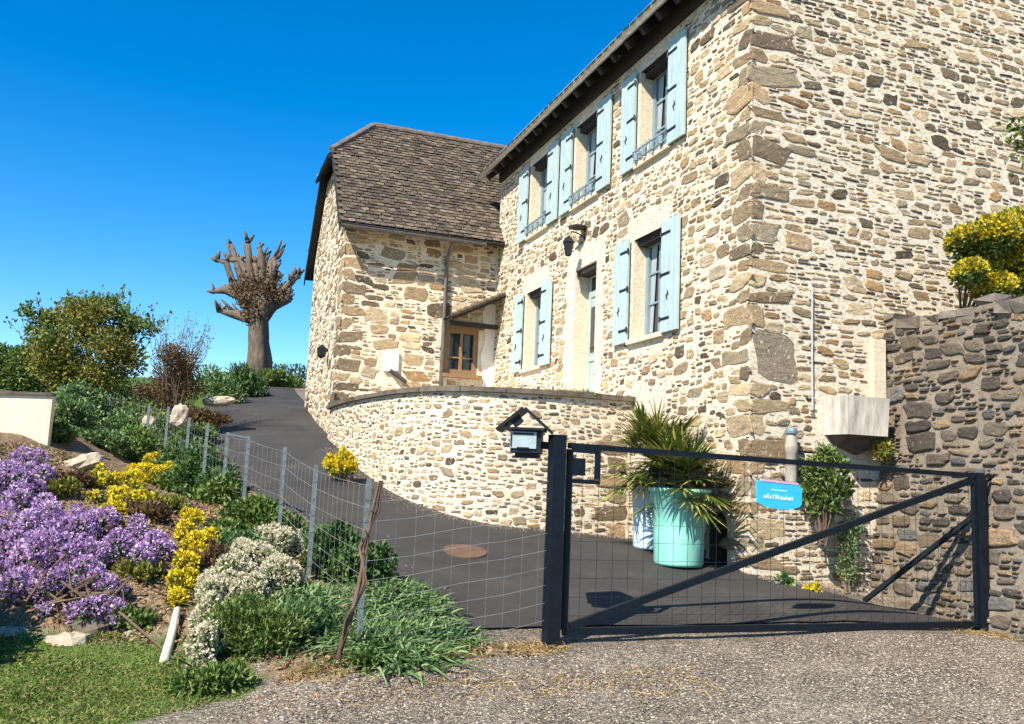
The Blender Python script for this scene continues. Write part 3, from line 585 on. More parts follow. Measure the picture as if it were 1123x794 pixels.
# pent roof over it
at_hi = e(Lw-.02, 3.78, 0); pd = nrm(-V*1.18-ZZ*.60); pn_ = nrm(ZZ*1.18-V*.60); pt = MB(); hi0 = at_hi; plen = 1.30
pt.prism([hi0+U*.0, hi0-U*.62, hi0-U*.62+pd*plen, hi0+pd*plen], -pn_, .05, 1)
tiles(pt, hi0-U*.62, U, pd, pn_, 4, 8, .16, .16, SLATE, 0, None, 9)
for k in range(8): pt.tube([hi0-U*.64+pd*(k*.16+.0)+pn_*.02, hi0-U*.64+pd*(k*.16+.17)+pn_*.045], .045, 7, 0)
pt.box(e(Lw-.6, 3.12, -.3), (.56, .03, .05), [nrm(V), U, ZZ], 1)
pt.build('pent_roof', [M['tile'], M['soffit']], barn, False, True)
wp = MB(); zs_ = np.linspace(1.15, 3.68, 12); le = [3.12-.14*max(0, 1-(z-1.15)/.7)**2+(.05*math.sin(z*7)) for z in zs_]
poly = [e(s, z, -.022) for s, z in zip(le, zs_)]+[e(Lw-.005, z, -.022) for z in zs_[::-1]]; wp.prism(poly, U, .02); wp.build('plaster_patch', M['white_plaster'], barn)
lw = MB(); lw.box(e(1.12, 2.24, -.03), (.15, .04, .20), ax2, jit=.012); lw.box(e(1.27, 1.92, -.10), (.21, .11, .025), [nrm(V*.85-ZZ*.5), U, nrm(ZZ*.85+V*.5)], 1, jit=.008); lw.build('stone_spout', [M['white_plaster'], M['slate']], barn)
il = MB(); il.tube([e(-.02, 2.5, 1.2), e(-.14, 2.5, 1.2)], .03, 6); il.lathe(e(-.16, 2.32, 1.2), [(.03, 0), (.09, .05), (.11, .22), (.02, .3)], 8); il.build('wall_lantern', M['iron'], barn)
# ================================================================== TERRACE WALL
tw_pts = np.array([(1.80, 12.66), (1.2, 12.38), (.5, 12.12), (-.2, 12.02), (-.75, 12.13), (-1.25, 12.45), (-1.65, 12.93), (-2.0, 13.5), (-2.45, 14.35), (-2.95, 15.45), (-3.35, 16.5), (-3.60, 17.35)])
def smooth_path(p, n=200):
    p = np.asarray(p); t = np.arange(len(p)); tt = np.linspace(0, len(p)-1, n); out = []
    for x in tt:
        i = min(int(x), len(p)-2); u = x-i; p0 = p[max(i-1, 0)]; p1 = p[i]; p2 = p[i+1]; p3 = p[min(i+2, len(p)-1)]
        out.append(.5*((2*p1)+(-p0+p2)*u+(2*p0-5*p1+4*p2-p3)*u*u+(-p0+3*p1-3*p2+p3)*u**3))
    return np.array(out)
tp = smooth_path(tw_pts); sl_ = np.r_[0, np.cumsum(np.linalg.norm(np.diff(tp, axis=0), axis=1))]; TL = sl_[-1]
td = np.gradient(tp, axis=0); td /= np.linalg.norm(td, axis=1)[:, None]; tn = np.c_[td[:, 1], -td[:, 0]]*-1    # outward (towards camera)
if tn[60][1] > 0: tn = -tn
def TW(s, z, o):
    s = np.asarray(s); x = np.interp(s, sl_, tp[:, 0]); y = np.interp(s, sl_, tp[:, 1]); a = np.interp(s, sl_, tn[:, 0]); b = np.interp(s, sl_, tn[:, 1])
    o = np.asarray(o) + .05*np.clip((1.1-np.asarray(z))/2, 0, 1); return np.c_[x+a*o, y+b*o, np.asarray(z)]
TZ = 1.12
tw = thing('terrace_wall', (0, 12, -.8), 'curved rubble stone terrace wall with dark coping below the house door', 'wall')
tm = MB(); mortar_grid(tm, TW, 0, TL, -1.2, TZ, (), .12)
fx = []; qz = -.85; k = 0
while qz < .35:
    h = rq.uniform(.15, .24); w = .52 if k % 2 else .34; fx.append((w/2+.1, qz+h/2, w, h, TAN[[3, 4, 0, 7][rq.integers(4)]])); qz += h+.03; k += 1
rubble(tm, TW, TL, -1.2, TZ, [((.2, .3), (1.3, 3), 30), ((.12, .20), (1.3, 3.0), 900), ((.07, .16), (1.2, 3.0), 18000), ((.045, .09), (1.1, 2.6), 15000)], lambda s, z: z > TZ-.03, fx, gap=.009, seed=50)
tm.build('wall_face', [M['mortar'], M['stone']], tw, False, True)
cm = MB(); s0 = .0
while s0 < TL-.05:
    ln = rq.uniform(.4, .75); s1 = min(TL, s0+ln); n = 5; ss = np.linspace(s0+.006, s1-.006, n); zt = TZ+.07+rq.normal(0, .008)
    vs = np.vstack([TW(ss, np.full(n, z), np.full(n, o)) for z, o in ((TZ, .07), (zt, .075+rq.normal(0, .008)), (zt+.005, -.30), (TZ, -.30))])
    cm.add(vs, [(r*n+i, r*n+i+1, ((r+1) % 4)*n+i+1, ((r+1) % 4)*n+i) for r in range(4) for i in range(n-1)]+[(0, n, 2*n, 3*n), (n-1, 2*n-1, 3*n-1, 4*n-1)])
    s0 = s1
cm.build('coping', M['coping'], tw)
tf = MB(); inn = TW(sl_[::8], np.full(len(sl_[::8]), TZ-.01), np.full(len(sl_[::8]), -.1)); poly = list(inn)+[base-V*Lw+ZZ*(TZ-.01), base+ZZ*(TZ-.01), C0+U*2.9+ZZ*(TZ-.01)]
tf.add(poly, [tuple(range(len(poly)))]); struct(tf.build('terrace_floor', M['plaster']))
# ================================================================== RIGHT RETAINING WALL
rw = thing('retaining_wall', Q(2.1, -1.3, 1), 'dark grey stone retaining wall beside the gable at right', 'wall')
RWP = C0+V*2.00+U*.05; RL2 = 5.2
def RW(s, z, o): s = np.asarray(s); z = np.asarray(z); o = np.asarray(o)+.30*np.clip((1.6-z)/3.1, 0, 1)**1.3; return RWP-U*s[:, None]+z[:, None]*ZZ-V*o[:, None]
rtop = lambda s: 2.05+.05*np.sin(np.asarray(s)*5)+.04*np.sin(np.asarray(s)*13)-.02*np.asarray(s)
rm = MB(); mortar_grid(rm, RW, 0, RL2, -1.7, 2.2, (), .1, 0, rtop)
rubble(rm, RW, RL2, -1.7, 2.2, [((.30, .44), (1.7, 3.0), 40), ((.20, .32), (1.4, 2.6), 500), ((.12, .24), (1.4, 3), 3000), ((.05, .12), (1.2, 3), 9000)], lambda s, z: z > rtop(s)-.03, (), GREY, gap=.017, prot=(.012, .045), seed=61)
e_ = [RW(np.array([0., 0]), np.array([z, z]), np.array([0, -.5])) for z in np.linspace(-1.7, 2.05, 8)]; vs = np.vstack(e_); rm.add(vs, [(2*i, 2*i+1, 2*i+3, 2*i+2) for i in range(7)])
rm.build('wall_face', [M['mortar_dark'], M['stone_dark']], rw, False, True)
cp = MB()
s_c = 0
while s_c < RL2:
    w_c = rq.uniform(.10, .21); cp.box(RWP-U*(s_c+w_c)+V*(.10+rq.uniform(-.02, .05))+ZZ*(float(rtop(s_c+w_c))-.01+rq.uniform(-.03, .03)), (w_c-.012, .13, .045+.035*rq.random()), [U, V, ZZ], jit=.024); s_c += 2*w_c
cp.build('cap_stone', plain('cap_stone_grey', (.15, .125, .10), .9, 0, .4, 8, .7), rw)
rbd = MB(); A_ = RWP+V*.35+ZZ*1.98; rbd.add([A_, A_-U*RL2, A_-U*RL2+V*6, A_+V*6], [(0, 1, 2, 3)]); rbd.build('raised_bed', plain('bed_soil', (.17, .12, .08), .95, 0, .4, 9, .6)); struct(bpy.data.objects['raised_bed'])
# ================================================================== GATE
gL = np.array([.50, 7.22, 0]); gR = np.array([4.86, 9.06, 0]); gd = nrm(gR-gL); gn = np.array([gd[1], -gd[0], 0])   # gn towards the camera
GLn = np.linalg.norm(gR-gL); gz0, gz1 = -1.285, .235
gd0 = gd; gd = nrm(gd0-ZZ*.015)
gp = lambda s, z, o=0: gL+gd*s+ZZ*(z+.02)+gn*o
axq = [gd, gn, ZZ]
pz = g1(gL[0], gL[1])
p = MB(); p.box(gp(-.115, (pz-.1+.30)/2, .02), (.056, .056, (.30-pz+.1)/2), axq); p.box(gp(-.115, .305, .02), (.060, .060, .008), axq)
for z in (-1.0, .12): p.tube([gp(-.10, z-.05, -.065), gp(-.10, z+.05, -.065)], .018, 7)
tag(p.build('gate_post', M['gate']), 'thick dark steel gate post carrying the little roofed mailbox', 'gate post')
pzr = g1(gR[0], gR[1])
p = MB(); p.box(gp(GLn+.055, (pzr-.1+.25)/2, .0), (.052, .052, (.25-pzr+.1)/2), axq); p.box(gp(GLn+.15, (pzr-.1+.2)/2, -.03), (.03, .03, (.2-pzr+.1)/2), axq)
p.box(gp(GLn+.16, .235, 0), (.10, .03, .018), axq); p.tube([gp(GLn+.24, .225, 0), gp(GLn+.12, .05, 0)], .02, 6)
st0 = gp(GLn+.05, -.17, -.05); st1 = onG(*(gp(GLn-.55, 0, -.98)[:2]), .02); p.tube([st0, st1], .032, 8)
tag(p.build('gate_post', M['gate']), 'slimmer dark gate post with slanting brace against the grey wall', 'gate post')
gate = thing('field_gate', gp(GLn/2, gz0), 'wide dark steel gate with mesh infill and one diagonal bar', 'gate')
p = MB()
p.box(gp(GLn/2, gz1, 0), (GLn/2, .02, .024), axq); p.box(gp(GLn/2, gz0+.02, 0), (GLn/2, .02, .030), axq)
p.box(gp(.012, (gz0+gz1)/2, .002), (.022, .022, (gz1-gz0)/2-.03), axq); p.box(gp(GLn-.025, (gz0+gz1)/2, .002), (.022, .022, (gz1-gz0)/2-.03), axq)
p.build('frame', M['gate'], gate)
p = MB(); a = gp(.06, gz0+.06, .004); b = gp(GLn-.06, gz1-.05, .004); dg = nrm(b-a); p.box((a+b)/2, (np.linalg.norm(b-a)/2, .020, .031), [dg, gn, nrm(np.cross(gn, dg))]); p.build('diagonal_bar', M['gate'], gate)
p = MB()
for z in (gz1-.035, gz1-.29): p.box(gp(.165, z, .003), (.13, .018, .018), axq)
p.box(gp(.275, gz1-.16, .003), (.02, .018, .11), axq); p.box(gp(.09, gz1-.17, .004), (.055, .03, .07), axq)
p.build('latch_frame', M['gate'], gate)
p = MB()
for s in np.arange(.15, GLn-.05, .15): p.box(gp(s, (gz0+gz1)/2, -.012), (.0014, .0014, (gz1-gz0)/2-.03), axq)
for z in np.arange(gz0+.14, gz1-.03, .15): p.box(gp(GLn/2, z, -.016), (GLn/2-.03, .0014, .0014), axq)
p.build('wire_mesh', M['dwire'], gate)
for z in (-1.0, -.0): p = MB(); p.tube([gp(GLn-.01, z-.06, 0), gp(GLn-.01, z+.06, 0)], .024, 8); p.build('hinge', M['iron'], gate)
# mailbox
mc = at(574, 483, 7.16); fdir = nrm(np.array([-.10, -1, 0])); sd = np.array([-fdir[1], fdir[0], 0]); ml = thing('mailbox', mc-ZZ*.1, 'small house shaped mailbox with dark roof and pale blue front', 'mailbox')
axm = [sd, fdir, ZZ]; mp = lambda x, y, z: mc+sd*x+fdir*y+ZZ*z
p = MB(); p.box(mp(.02, -.15, -.005), (.125, .155, .095), axm); p.box(mp(.03, -.16, -.12), (.10, .13, .02), axm); p.box(mp(.17, -.14, -.03), (.05, .03, .03), axm); p.build('body', M['gate'], ml)
p = MB()
for sg in (-1, 1):
    rdir = nrm(np.array(sd)*sg*.205+ZZ*-.175); nn = nrm(sd*sg*.175+ZZ*.205); L = .285
    cc_ = mp(0, -.13, .255)+rdir*L/2; p.box(cc_+nn*.012, (L/2, .20, .012), [rdir, fdir, nn])
    if sg > 0: pass
p.box(mp(0.01, -.13, .095), (.165, .19, .010), axm)
p.box(mp(-.055, .02, .155), (.045, .012, .035), [nrm(sd+ZZ*.85), fdir, nrm(ZZ-sd*.85)])
p.build('roof', M['gate'], ml)
p = MB(); p.box(mp(.0, .01, .003), (.108, .008, .068), axm); p.box(mp(.0, .02, .055), (.085, .006, .008), axm, 1); p.box(mp(-.10, .022, .0), (.004, .006, .05), axm, 1); p.box(mp(0, .02, -.062), (.05, .006, .006), axm, 1); p.build('front_flap', [M['mailgrey'], M['gate']], ml)
# name plate hung on the gate mesh
t_ = 2.16; pc_ = gp(t_, -.085, .02); plate = thing('name_plate', pc_-ZZ*.14, 'bright cyan name plate with curved lower edge hung on the gate mesh', 'sign')
w2 = .262; th_ = -.04
e1_ = gd*math.cos(th_)+ZZ*math.sin(th_); e2_ = -gd*math.sin(th_)+ZZ*math.cos(th_)
out = [(-w2+.02, .125), (w2-.03, .115), (w2, .09), (w2, -.06), (w2-.03, -.085)]+[(w2*.8*math.cos(t), -.085-.035*math.sin(t)) for t in np.linspace(.2, math.pi-.2, 7)]+[(-w2+.01, -.075), (-w2, .11)]
p = MB(); p.prism([pc_+e1_*x+e2_*z for x, z in out], gn, .014); p.build('panel', M['cyan'], plate)
p = MB(); p.box(pc_+e2_*.128+gn*.008, (w2-.05, .010, .010), [e1_, gn, e2_]); p.build('top_edge', M['pink'], plate)
p = MB(); rl = np.random.default_rng(4)
def stroke(x0, z0, x1, z1, w, m): p.box(pc_+e1_*(x0+x1)/2+e2_*(z0+z1)/2+gn*.0165, (max(math.hypot(x1-x0, z1-z0)/2, .004), .0022, w), [nrm(e1_*(x1-x0)+e2_*(z1-z0)), gn, nrm(-e1_*(z1-z0)+e2_*(x1-x0))], m)
x = -.17      # worn, unreadable lettering: a line of pale strokes with a smaller line above
while x < .17:
    h = rl.uniform(.022, .036); k = rl.integers(4); mm = 0
    if k == 0: stroke(x, -.03, x, -.03+h, .004, mm); stroke(x+.003, -.03+h/2, x+.018, -.03+h*.4, .004, mm)
    elif k == 1: stroke(x, -.03, x+.018, -.03, .004, mm); stroke(x, -.03, x+.012, -.03+h, .004, mm)
    elif k == 2: stroke(x, -.03+h, x+.018, -.03+h, .004, mm); stroke(x+.009, -.03, x+.009, -.03+h, .004, mm)
    else: stroke(x, -.03, x, -.03+h*.7, .004, mm); stroke(x+.018, -.03, x+.018, -.03+h*.7, .004, mm); stroke(x, -.03, x+.018, -.028, .004, mm)
    x += .031
for k in range(6): stroke(-.09+k*.03, .045, -.075+k*.03, .047+rl.uniform(0, .008), .004, 0)
p.build('lettering', [M['letter'], M['letter_blue']], plate)
# ================================================================== WIRE FENCE along the drive
FP = [(405, 525, 6.3), (347, 510, 8.0), (313, 490, 9.3), (273, 478, 10.4), (250, 474, 11.0), (228, 466, 11.8), (208, 458, 12.8), (185, 446, 14.0), (164, 444, 15.4), (136, 436, 16.8), (121, 432, 17.8), (105, 430, 18.8), (89, 431, 19.8), (73, 432, 20.8)]
tops = [at(*q) for q in FP]
fence = thing('wire_fence', onG(tops[3][0], tops[3][1]), 'galvanised wire fence on metal stakes following the drive edge', 'fence')
for i, t in enumerate(tops):
    p = MB(); b = onG(t[0], t[1], -.15); r = .020 if i < 8 else .022; lean = np.array([rng.normal(0, .02), 0, 0])
    p.box((t+b)/2, (r, .006, (t[2]-b[2])/2)); p.box((t+b)/2+np.array([0, .02, 0]), (.006, .018, (t[2]-b[2])/2))
    for z in np.arange(.15, .95, .15): p.box(t-ZZ*z+np.array([0, -.008, 0]), (r*.7, .004, .006))
    p.build('post', M['galv'], fence)
p = MB(); a, b = tops[3], tops[4]; p.tube([a-ZZ*.03, b-ZZ*.03], .018, 6); p.build('rail', M['galv'], fence)
p = MB()
def netting(p, tp_, H=.95, rows=7, vs=.16, r=.0020):
    for k in range(rows):
        z = .05+k*H/(rows-1); pts = [t-ZZ*z+np.array([0, -.014, 0]) for t in tp_]
        for i in range(len(pts)-1):
            a, b = pts[i], pts[i+1]; mid = (a+b)/2-ZZ*.012; p.tube([a, mid, b], r, 4, 0, False)
    for i in range(len(tp_)-1):
        a, b = tp_[i], tp_[i+1]; n = max(1, int(np.linalg.norm(b-a)/vs))
        for j in range(n): q = a+(b-a)*(j+.5)/n+np.array([0, -.014, 0]); p.tube([q-ZZ*.05, q-ZZ*(.05+H)], r*.32, 4, 0, False)
netting(p, tops)
p.build('netting', M['wire'], fence)
f2 = thing('netting_fence', onG(-.3, 6.8), 'short wire netting panel between the last fence stake and gate post', 'fence')
p = MB(); a = tops[0]-ZZ*.12; b = gp(-.18, -.02, .02); netting(p, [a, (a+b)/2, b], 1.10, 9, .15, .0019); p.build('netting', M['wire'], f2)
# dead vine stem along the first stake
p = MB(); v0 = at(416, 527, 6.25)
for k in range(3):
    off = np.array([k*.02, .02*k, 0]); p.tube([v0+off*.5, at(408, 560, 6.2)+off, at(402, 600, 6.15)-off, at(394, 640, 6.05)+off, at(384, 680, 5.95)-off*.5, at(370, 722, 5.85)], [.007, .010, .012, .014, .018, .024], 7, 0, True, .12)
for k in range(14):
    q = at(410-k*2.5, 535+k*12, 6.12); p.tube([q, q+np.array([rng.normal(0, .05), rng.normal(0, .04), rng.uniform(-.08, .06)])], [.006, .003], 4)
tag(p.build('dead_vine', M['vine'], None, True), 'dead brown twisted vine stem leaning along the first fence stake', 'vine')
# ================================================================== PLANT TOOLS
def frames(d):
    d = nrm(d); a = nrm(np.cross(d, rng.normal(0, 1, d.shape))); return d, a, np.cross(d, a)
def leaf_quads(pos, tipdir, side, L, W, droop=0., shape='leaf'):
    n = len(pos); L = np.broadcast_to(np.asarray(L, float), (n,))[:, None]; W = np.broadcast_to(np.asarray(W, float), (n,))[:, None]
    t = nrm(tipdir); s = nrm(side - (side*t).sum(1, keepdims=True)*t); up = np.cross(t, s)
    mid = pos + t*L*.5 + up*L*.10
    v = np.stack([pos, mid - s*W*.5, pos + t*L - up*L*droop, mid + s*W*.5], 1).reshape(-1, 3)
    f = np.arange(4*n).reshape(-1, 4); return v, f
def blades(pos, d, bend, L, W, seg=3):      # strap leaves: seg quads each
    n = len(pos); L = np.broadcast_to(L, (n,))[:, None]; W = np.broadcast_to(W, (n,))[:, None]; d = nrm(d)
    h = nrm(bend*np.array([1, 1, 0])); s = nrm(np.cross(d, h)+1e-6*rng.normal(size=(n, 3))); vs = []
    for k in range(seg+1):
        u = k/seg; c = pos + d*L*u + (h*.55-ZZ*.35)*L*u*u*np.linalg.norm(bend, axis=1, keepdims=True)
        w = W*(1-u**2.2)*.5+.0006; vs += [c-s*w, c+s*w]
    v = np.stack(vs, 1).reshape(-1, 3); m = 2*(seg+1); b = np.arange(n)[:, None]*m
    f = np.concatenate([b+np.array([[2*k, 2*k+1, 2*k+3, 2*k+2]]) for k in range(seg)], 0); return v, f
def lobes(base, ls, n, thick=.35):
    ls = np.array(ls, float); wgt = (ls[:, 3]*ls[:, 4]+ls[:, 4]*ls[:, 5]+ls[:, 3]*ls[:, 5]); idx = rng.choice(len(ls), n, p=wgt/wgt.sum())
    u = nrm(rng.normal(size=(n, 3))); rad = 1-np.abs(rng.normal(0, thick, n)); rad = np.clip(rad, .1, 1.12)[:, None]
    R = ls[idx, 3:6]; pos = base+ls[idx, :3]+u*R*rad; nor = nrm(u/R); return pos, nor
def merge(parts):
    vs, fs, n = [], [], 0
    for v, f in parts: vs.append(v); fs.append(f+n); n += len(v)
    return np.vstack(vs), np.vstack(fs)
def autolobes(rx, ry, rz, k, sz=.45, low=.25):
    r = []
    for _ in range(k):
        u = nrm(rng.normal(size=3)); u[2] = abs(u[2])*(1-low)+low*rng.uniform(-.2, 1); q = rng.uniform(.35, .72); s = rng.uniform(.7, 1.25)*sz
        r.append((u[0]*rx*q, u[1]*ry*q, rz*.12+u[2]*rz*q, rx*s, ry*s, rz*s*.9))
    return r
def stems(p, base, tips, r0=.02, r1=.004, n=5):
    for t in tips:
        mid = (base+t)/2+rng.normal(0, .08, 3)*np.linalg.norm(t-base)*.6; p.tube([base+rng.normal(0, .02, 3), mid, t], [r0, (r0+r1)/2, r1], n)
def shrub(name, label, cat, base, ls, n, L, W, mat, group=None, thick=.35, stem_n=8, droop=.1, stemmat='twig', up=.35, child='foliage', stem_r=.018):
    base = np.asarray(base, float); root = thing(name, base, label, cat, group)
    pos, nor = lobes(base, ls, n, thick); d = nrm(nor*.7+rng.normal(0, .6, pos.shape)+ZZ*up); s = rng.normal(size=pos.shape)
    gz = G(pos[:, 0], pos[:, 1]); pos[:, 2] = np.maximum(pos[:, 2], gz+.005) if base[2] < 1.5 or pos[:, 1].max() > 12 else pos[:, 2]
    v, f = leaf_quads(pos, d, s, L*rng.uniform(.6, 1.3, n), W*rng.uniform(.7, 1.2, n), droop); link(child, v, f, M[mat], root)
    if stem_n:
        p = MB(); k = rng.choice(n, stem_n); stems(p, base-ZZ*.03, pos[k]-nor[k]*.02, stem_r, .003); p.build('stem', M[stemmat], root)
    return root
# ================================================================== POLLARD TREE
tb = onG(*at(285, 405, 28.5)[:2], -.1); S = 28.5/950
tree = thing('pollarded_tree', tb, 'heavily pollarded bare tree with stubby branches by the drive', 'tree')
p = MB(); tq = lambda px, py, dy=0: at(px, py, 28.5+dy)
p.tube([tb-ZZ*.2, tq(284, 392), tq(284, 370), tq(284, 352), tq(285, 338), tq(284, 322)], [.44, .36, .32, .36, .50, .44], 18, 0, True, .12)
limbs = [((283, 345), (268, 330), (255, 310), (248, 288), (238, 285)), ((284, 338), (272, 318), (262, 296), (253, 268)), ((284, 338), (280, 315), (273, 290), (272, 266)), ((285, 338), (288, 312), (287, 288), (285, 272)),
 ((286, 340), (294, 318), (300, 295), (302, 280)), ((288, 345), (302, 325), (312, 318), (326, 302)), ((288, 348), (300, 335), (315, 328), (320, 306)), ((286, 342), (296, 312), (297, 288), (307, 280)), ((280, 350), (268, 348), (256, 344), (241, 341)), ((282, 345), (266, 325), (246, 318), (234, 320)), ((284, 340), (276, 306), (262, 285), (250, 285)), ((284, 335), (284, 310), (280, 290), (290, 285))]
for i, l in enumerate(limbs):
    dy = rng.uniform(-.15, .15); pts = [tq(x, y, dy*k/3) for k, (x, y) in enumerate(l)]; r = [.22, .19, .14, .07][:len(l)] if len(l) == 4 else [.25, .19, .14, .10, .05]
    p.tube(pts, r, 10, 0, True, .15)
    for k in range(9):
        j = rng.integers(1, len(pts)); q = pts[j]+rng.normal(0, .03, 3); p.tube([q, q+np.array([rng.normal(0, .12), rng.normal(0, .12), rng.uniform(-.02, .3)])], [.075, .035], 6, 0, True, .2)
for k in range(9):      # knuckles
    q = tq(rng.uniform(262, 308), rng.uniform(300, 335), rng.uniform(-.4, .4)); p.lathe(q-ZZ*.1, [(.02, -.05), (.10, .0), (.11, .1), (.07, .18), (.02, .22)], 7)
for k in range(52):
    l = limbs[k % len(limbs)]; t_ = rng.uniform(1, len(l)-1.05); i_ = int(t_); x = l[i_][0]+(l[i_+1][0]-l[i_][0])*(t_-i_); y = l[i_][1]+(l[i_+1][1]-l[i_][1])*(t_-i_); q = tq(x, y, 0)
    a_ = (x-284)/34*.9+rng.normal(0, .25); L = rng.uniform(.3, .7)*(1 if abs(x-284) < 26 else .5)
    p.tube([q, q+np.array([math.sin(a_), rng.normal(0, .15), math.cos(a_)])*L], [.085, .03], 6, 0, True, .12)
trunk = p.build('trunk', M['bark'], tree, True)
pos, nor = lobes(tq(285, 330), [(0, 0, .1, .6, .5, .5), (-.5, 0, .4, .6, .4, .5), (.6, 0, .3, .5, .4, .4), (0, 0, .7, .7, .4, .5), (-.05, -.2, -.4, .45, .45, .55), (-.05, -.3, .1, .7, .4, .6)], 4200, .35)
v, f = leaf_quads(pos, rng.normal(size=pos.shape)+nor, rng.normal(size=pos.shape), .10, .07); link('crown', v, f, M['lf_red'], tree)
# ================================================================== LARGE SHRUBS
b0 = onG(*at(90, 470, 19.0)[:2]); k_ = 19/950
def px_lobes(D, base, rows):     # rows of (px, py, radius_px, depth_radius) -> lobes relative to the base
    return [tuple(np.r_[at(x, y, D)+np.array([0, rng.uniform(-.3, .3), 0])-base, r*D/950, dr, r*D/950*.9]) for x, y, r, dr in rows]
ls = px_lobes(18.6, b0, [(60, 385, 24, .6), (95, 365, 26, .6), (125, 380, 24, .6), (85, 345, 20, .5), (115, 345, 18, .4), (55, 355, 16, .4), (75, 405, 28, .6), (110, 410, 26, .6), (140, 395, 20, .5), (45, 400, 18, .5), (135, 355, 14, .3), (100, 335, 12, .3), (62, 430, 14, .4), (66, 452, 10, .3)])
sh = shrub('large_shrub', 'tall airy shrub with olive and yellowish leaves above the pale wall', 'shrub', b0, ls, 12500, .095, .05, 'lf_olive', None, .55, 60, .1, 'twig', .3, 'foliage', .02)
ls2 = px_lobes(18.6, b0, [(55, 350, 16, .4), (38, 345, 12, .3), (80, 335, 14, .3), (105, 335, 16, .3), (135, 345, 16, .3), (125, 330, 10, .3), (30, 360, 10, .3), (150, 355, 10, .3), (95, 345, 22, .4), (60, 375, 20, .5), (130, 372, 22, .5), (165, 360, 14, .3)])
pos, nor = lobes(b0, ls2, 3600, .6); v, f = leaf_quads(pos, rng.normal(size=pos.shape)+ZZ*.6, rng.normal(size=pos.shape), .10, .05); parts_ = [(v, f)]
twp = MB()
for px, py, bx in ((40, 326, 60), (22, 343, 50), (92, 318, 85), (76, 322, 80), (134, 315, 118), (112, 318, 105), (168, 335, 130), (160, 350, 135), (10, 352, 45), (143, 325, 125), (60, 332, 68), (30, 335, 60), (152, 340, 130), (178, 352, 140), (48, 345, 62), (186, 345, 150)):
    t = at(px, py, 18.6+rng.uniform(-.4, .4)); q = at(bx, 395, 18.7); twp.tube([q, (q+t)/2+rng.normal(0, .06, 3), t], [.012, .008, .004], 4)
    u = rng.uniform(.5, 1.02, 26)[:, None]; pp = q+(t-q)*u+rng.normal(0, .045, (26, 3)); v, f = leaf_quads(pp, rng.normal(size=pp.shape)+ZZ, rng.normal(size=pp.shape), .10, .055); parts_.append((v, f))
v, f = merge(parts_); link('upper_shoots', v, f, M['lf_mid'], sh); twp.build('twig', M['twig'], sh)
b1 = onG(*at(192, 452, 17.5)[:2]); ls = px_lobes(17.5, b1, [(185, 415, 22, .5), (200, 400, 18, .4), (170, 425, 16, .4), (190, 390, 14, .4), (205, 425, 16, .4), (180, 437, 16, .4), (160, 430, 8, .3)])
sh = shrub('brown_shrub', 'rounded rusty brown twiggy shrub beside the drive edge', 'shrub', b1, ls, 5200, .075, .03, 'lf_red', None, .5, 90, .1, 'twig', .4, 'foliage', .012)
twp = MB(); parts_ = []
for k in range(46):
    px = rng.uniform(165, 235); py = rng.uniform(342, 395); t = at(px, py, 17.8+rng.uniform(-.5, .5)); q = at(190+(px-195)*.4, 420, 17.8); twp.tube([q, (q+t)/2+rng.normal(0, .07, 3), t], [.010, .007, .003], 4)
    pp = q+(t-q)*rng.uniform(.5, 1.02, 14)[:, None]+rng.normal(0, .05, (14, 3)); parts_.append(leaf_quads(pp, rng.normal(size=pp.shape)+ZZ, rng.normal(size=pp.shape), .06, .03))
twp.build('twig', M['bark'], sh); v, f = merge(parts_); link('buds', v, f, leaf_mat('pale_bud', [(.20, .22, .20), (.10, .14, .12), (.30, .27, .24)]), sh)
# hedges and far growth
def gshrub(px, py, D, rx, rz, n, L, W, mat, name, label, cat, group=None, k=7, **kw):
    b = onG(*(at(px, py, D) if D else hit(px, py))[:2]); return shrub(name, label, cat, b, autolobes(rx, rx*.8, rz, k), n, L, W, mat, group, **kw)
b = onG(*at(15, 440, 20)[:2]); bl_ = [(x, rng.uniform(-.2, .2), .5+rng.uniform(-.1, .12), .5, .5, .6) for x in np.arange(-1.5, 1.0, .3)]
shrub('clipped_hedge', 'rounded green hedge behind the pale wall at far left', 'hedge', b, bl_, 15000, .08, .05, 'lf_mid', None, .25, 10)
for i, (px, py, D, rx, rz, mat, lab) in enumerate([(238, 432, 22.5, .85, .85, 'lf_blue', 'blue green leafy clump just right of the brown twiggy shrub'), (268, 425, 24.5, .8, .75, 'lf_dark', 'dark leafy clump standing between blue green clump and tree foot'), (303, 412, 27.5, .75, .55, 'lf_mid', 'low green clump at the foot of the pollarded tree')]):
    gshrub(px, py, D, rx, rz, 2600, .15, .05, mat, 'leafy_clump', lab, 'shrub', 'clumps lining the top of the drive', up=1.0)
b = onG(*at(318, 414, 32)[:2]); shrub('distant_hedge', 'dark low hedge where the drive disappears beside the barn', 'hedge', b, [(x, 0, .25, .5, .5, .42) for x in np.arange(-1.6, 1.6, .4)], 2200, .12, .07, 'lf_dark', None, .3, 4)
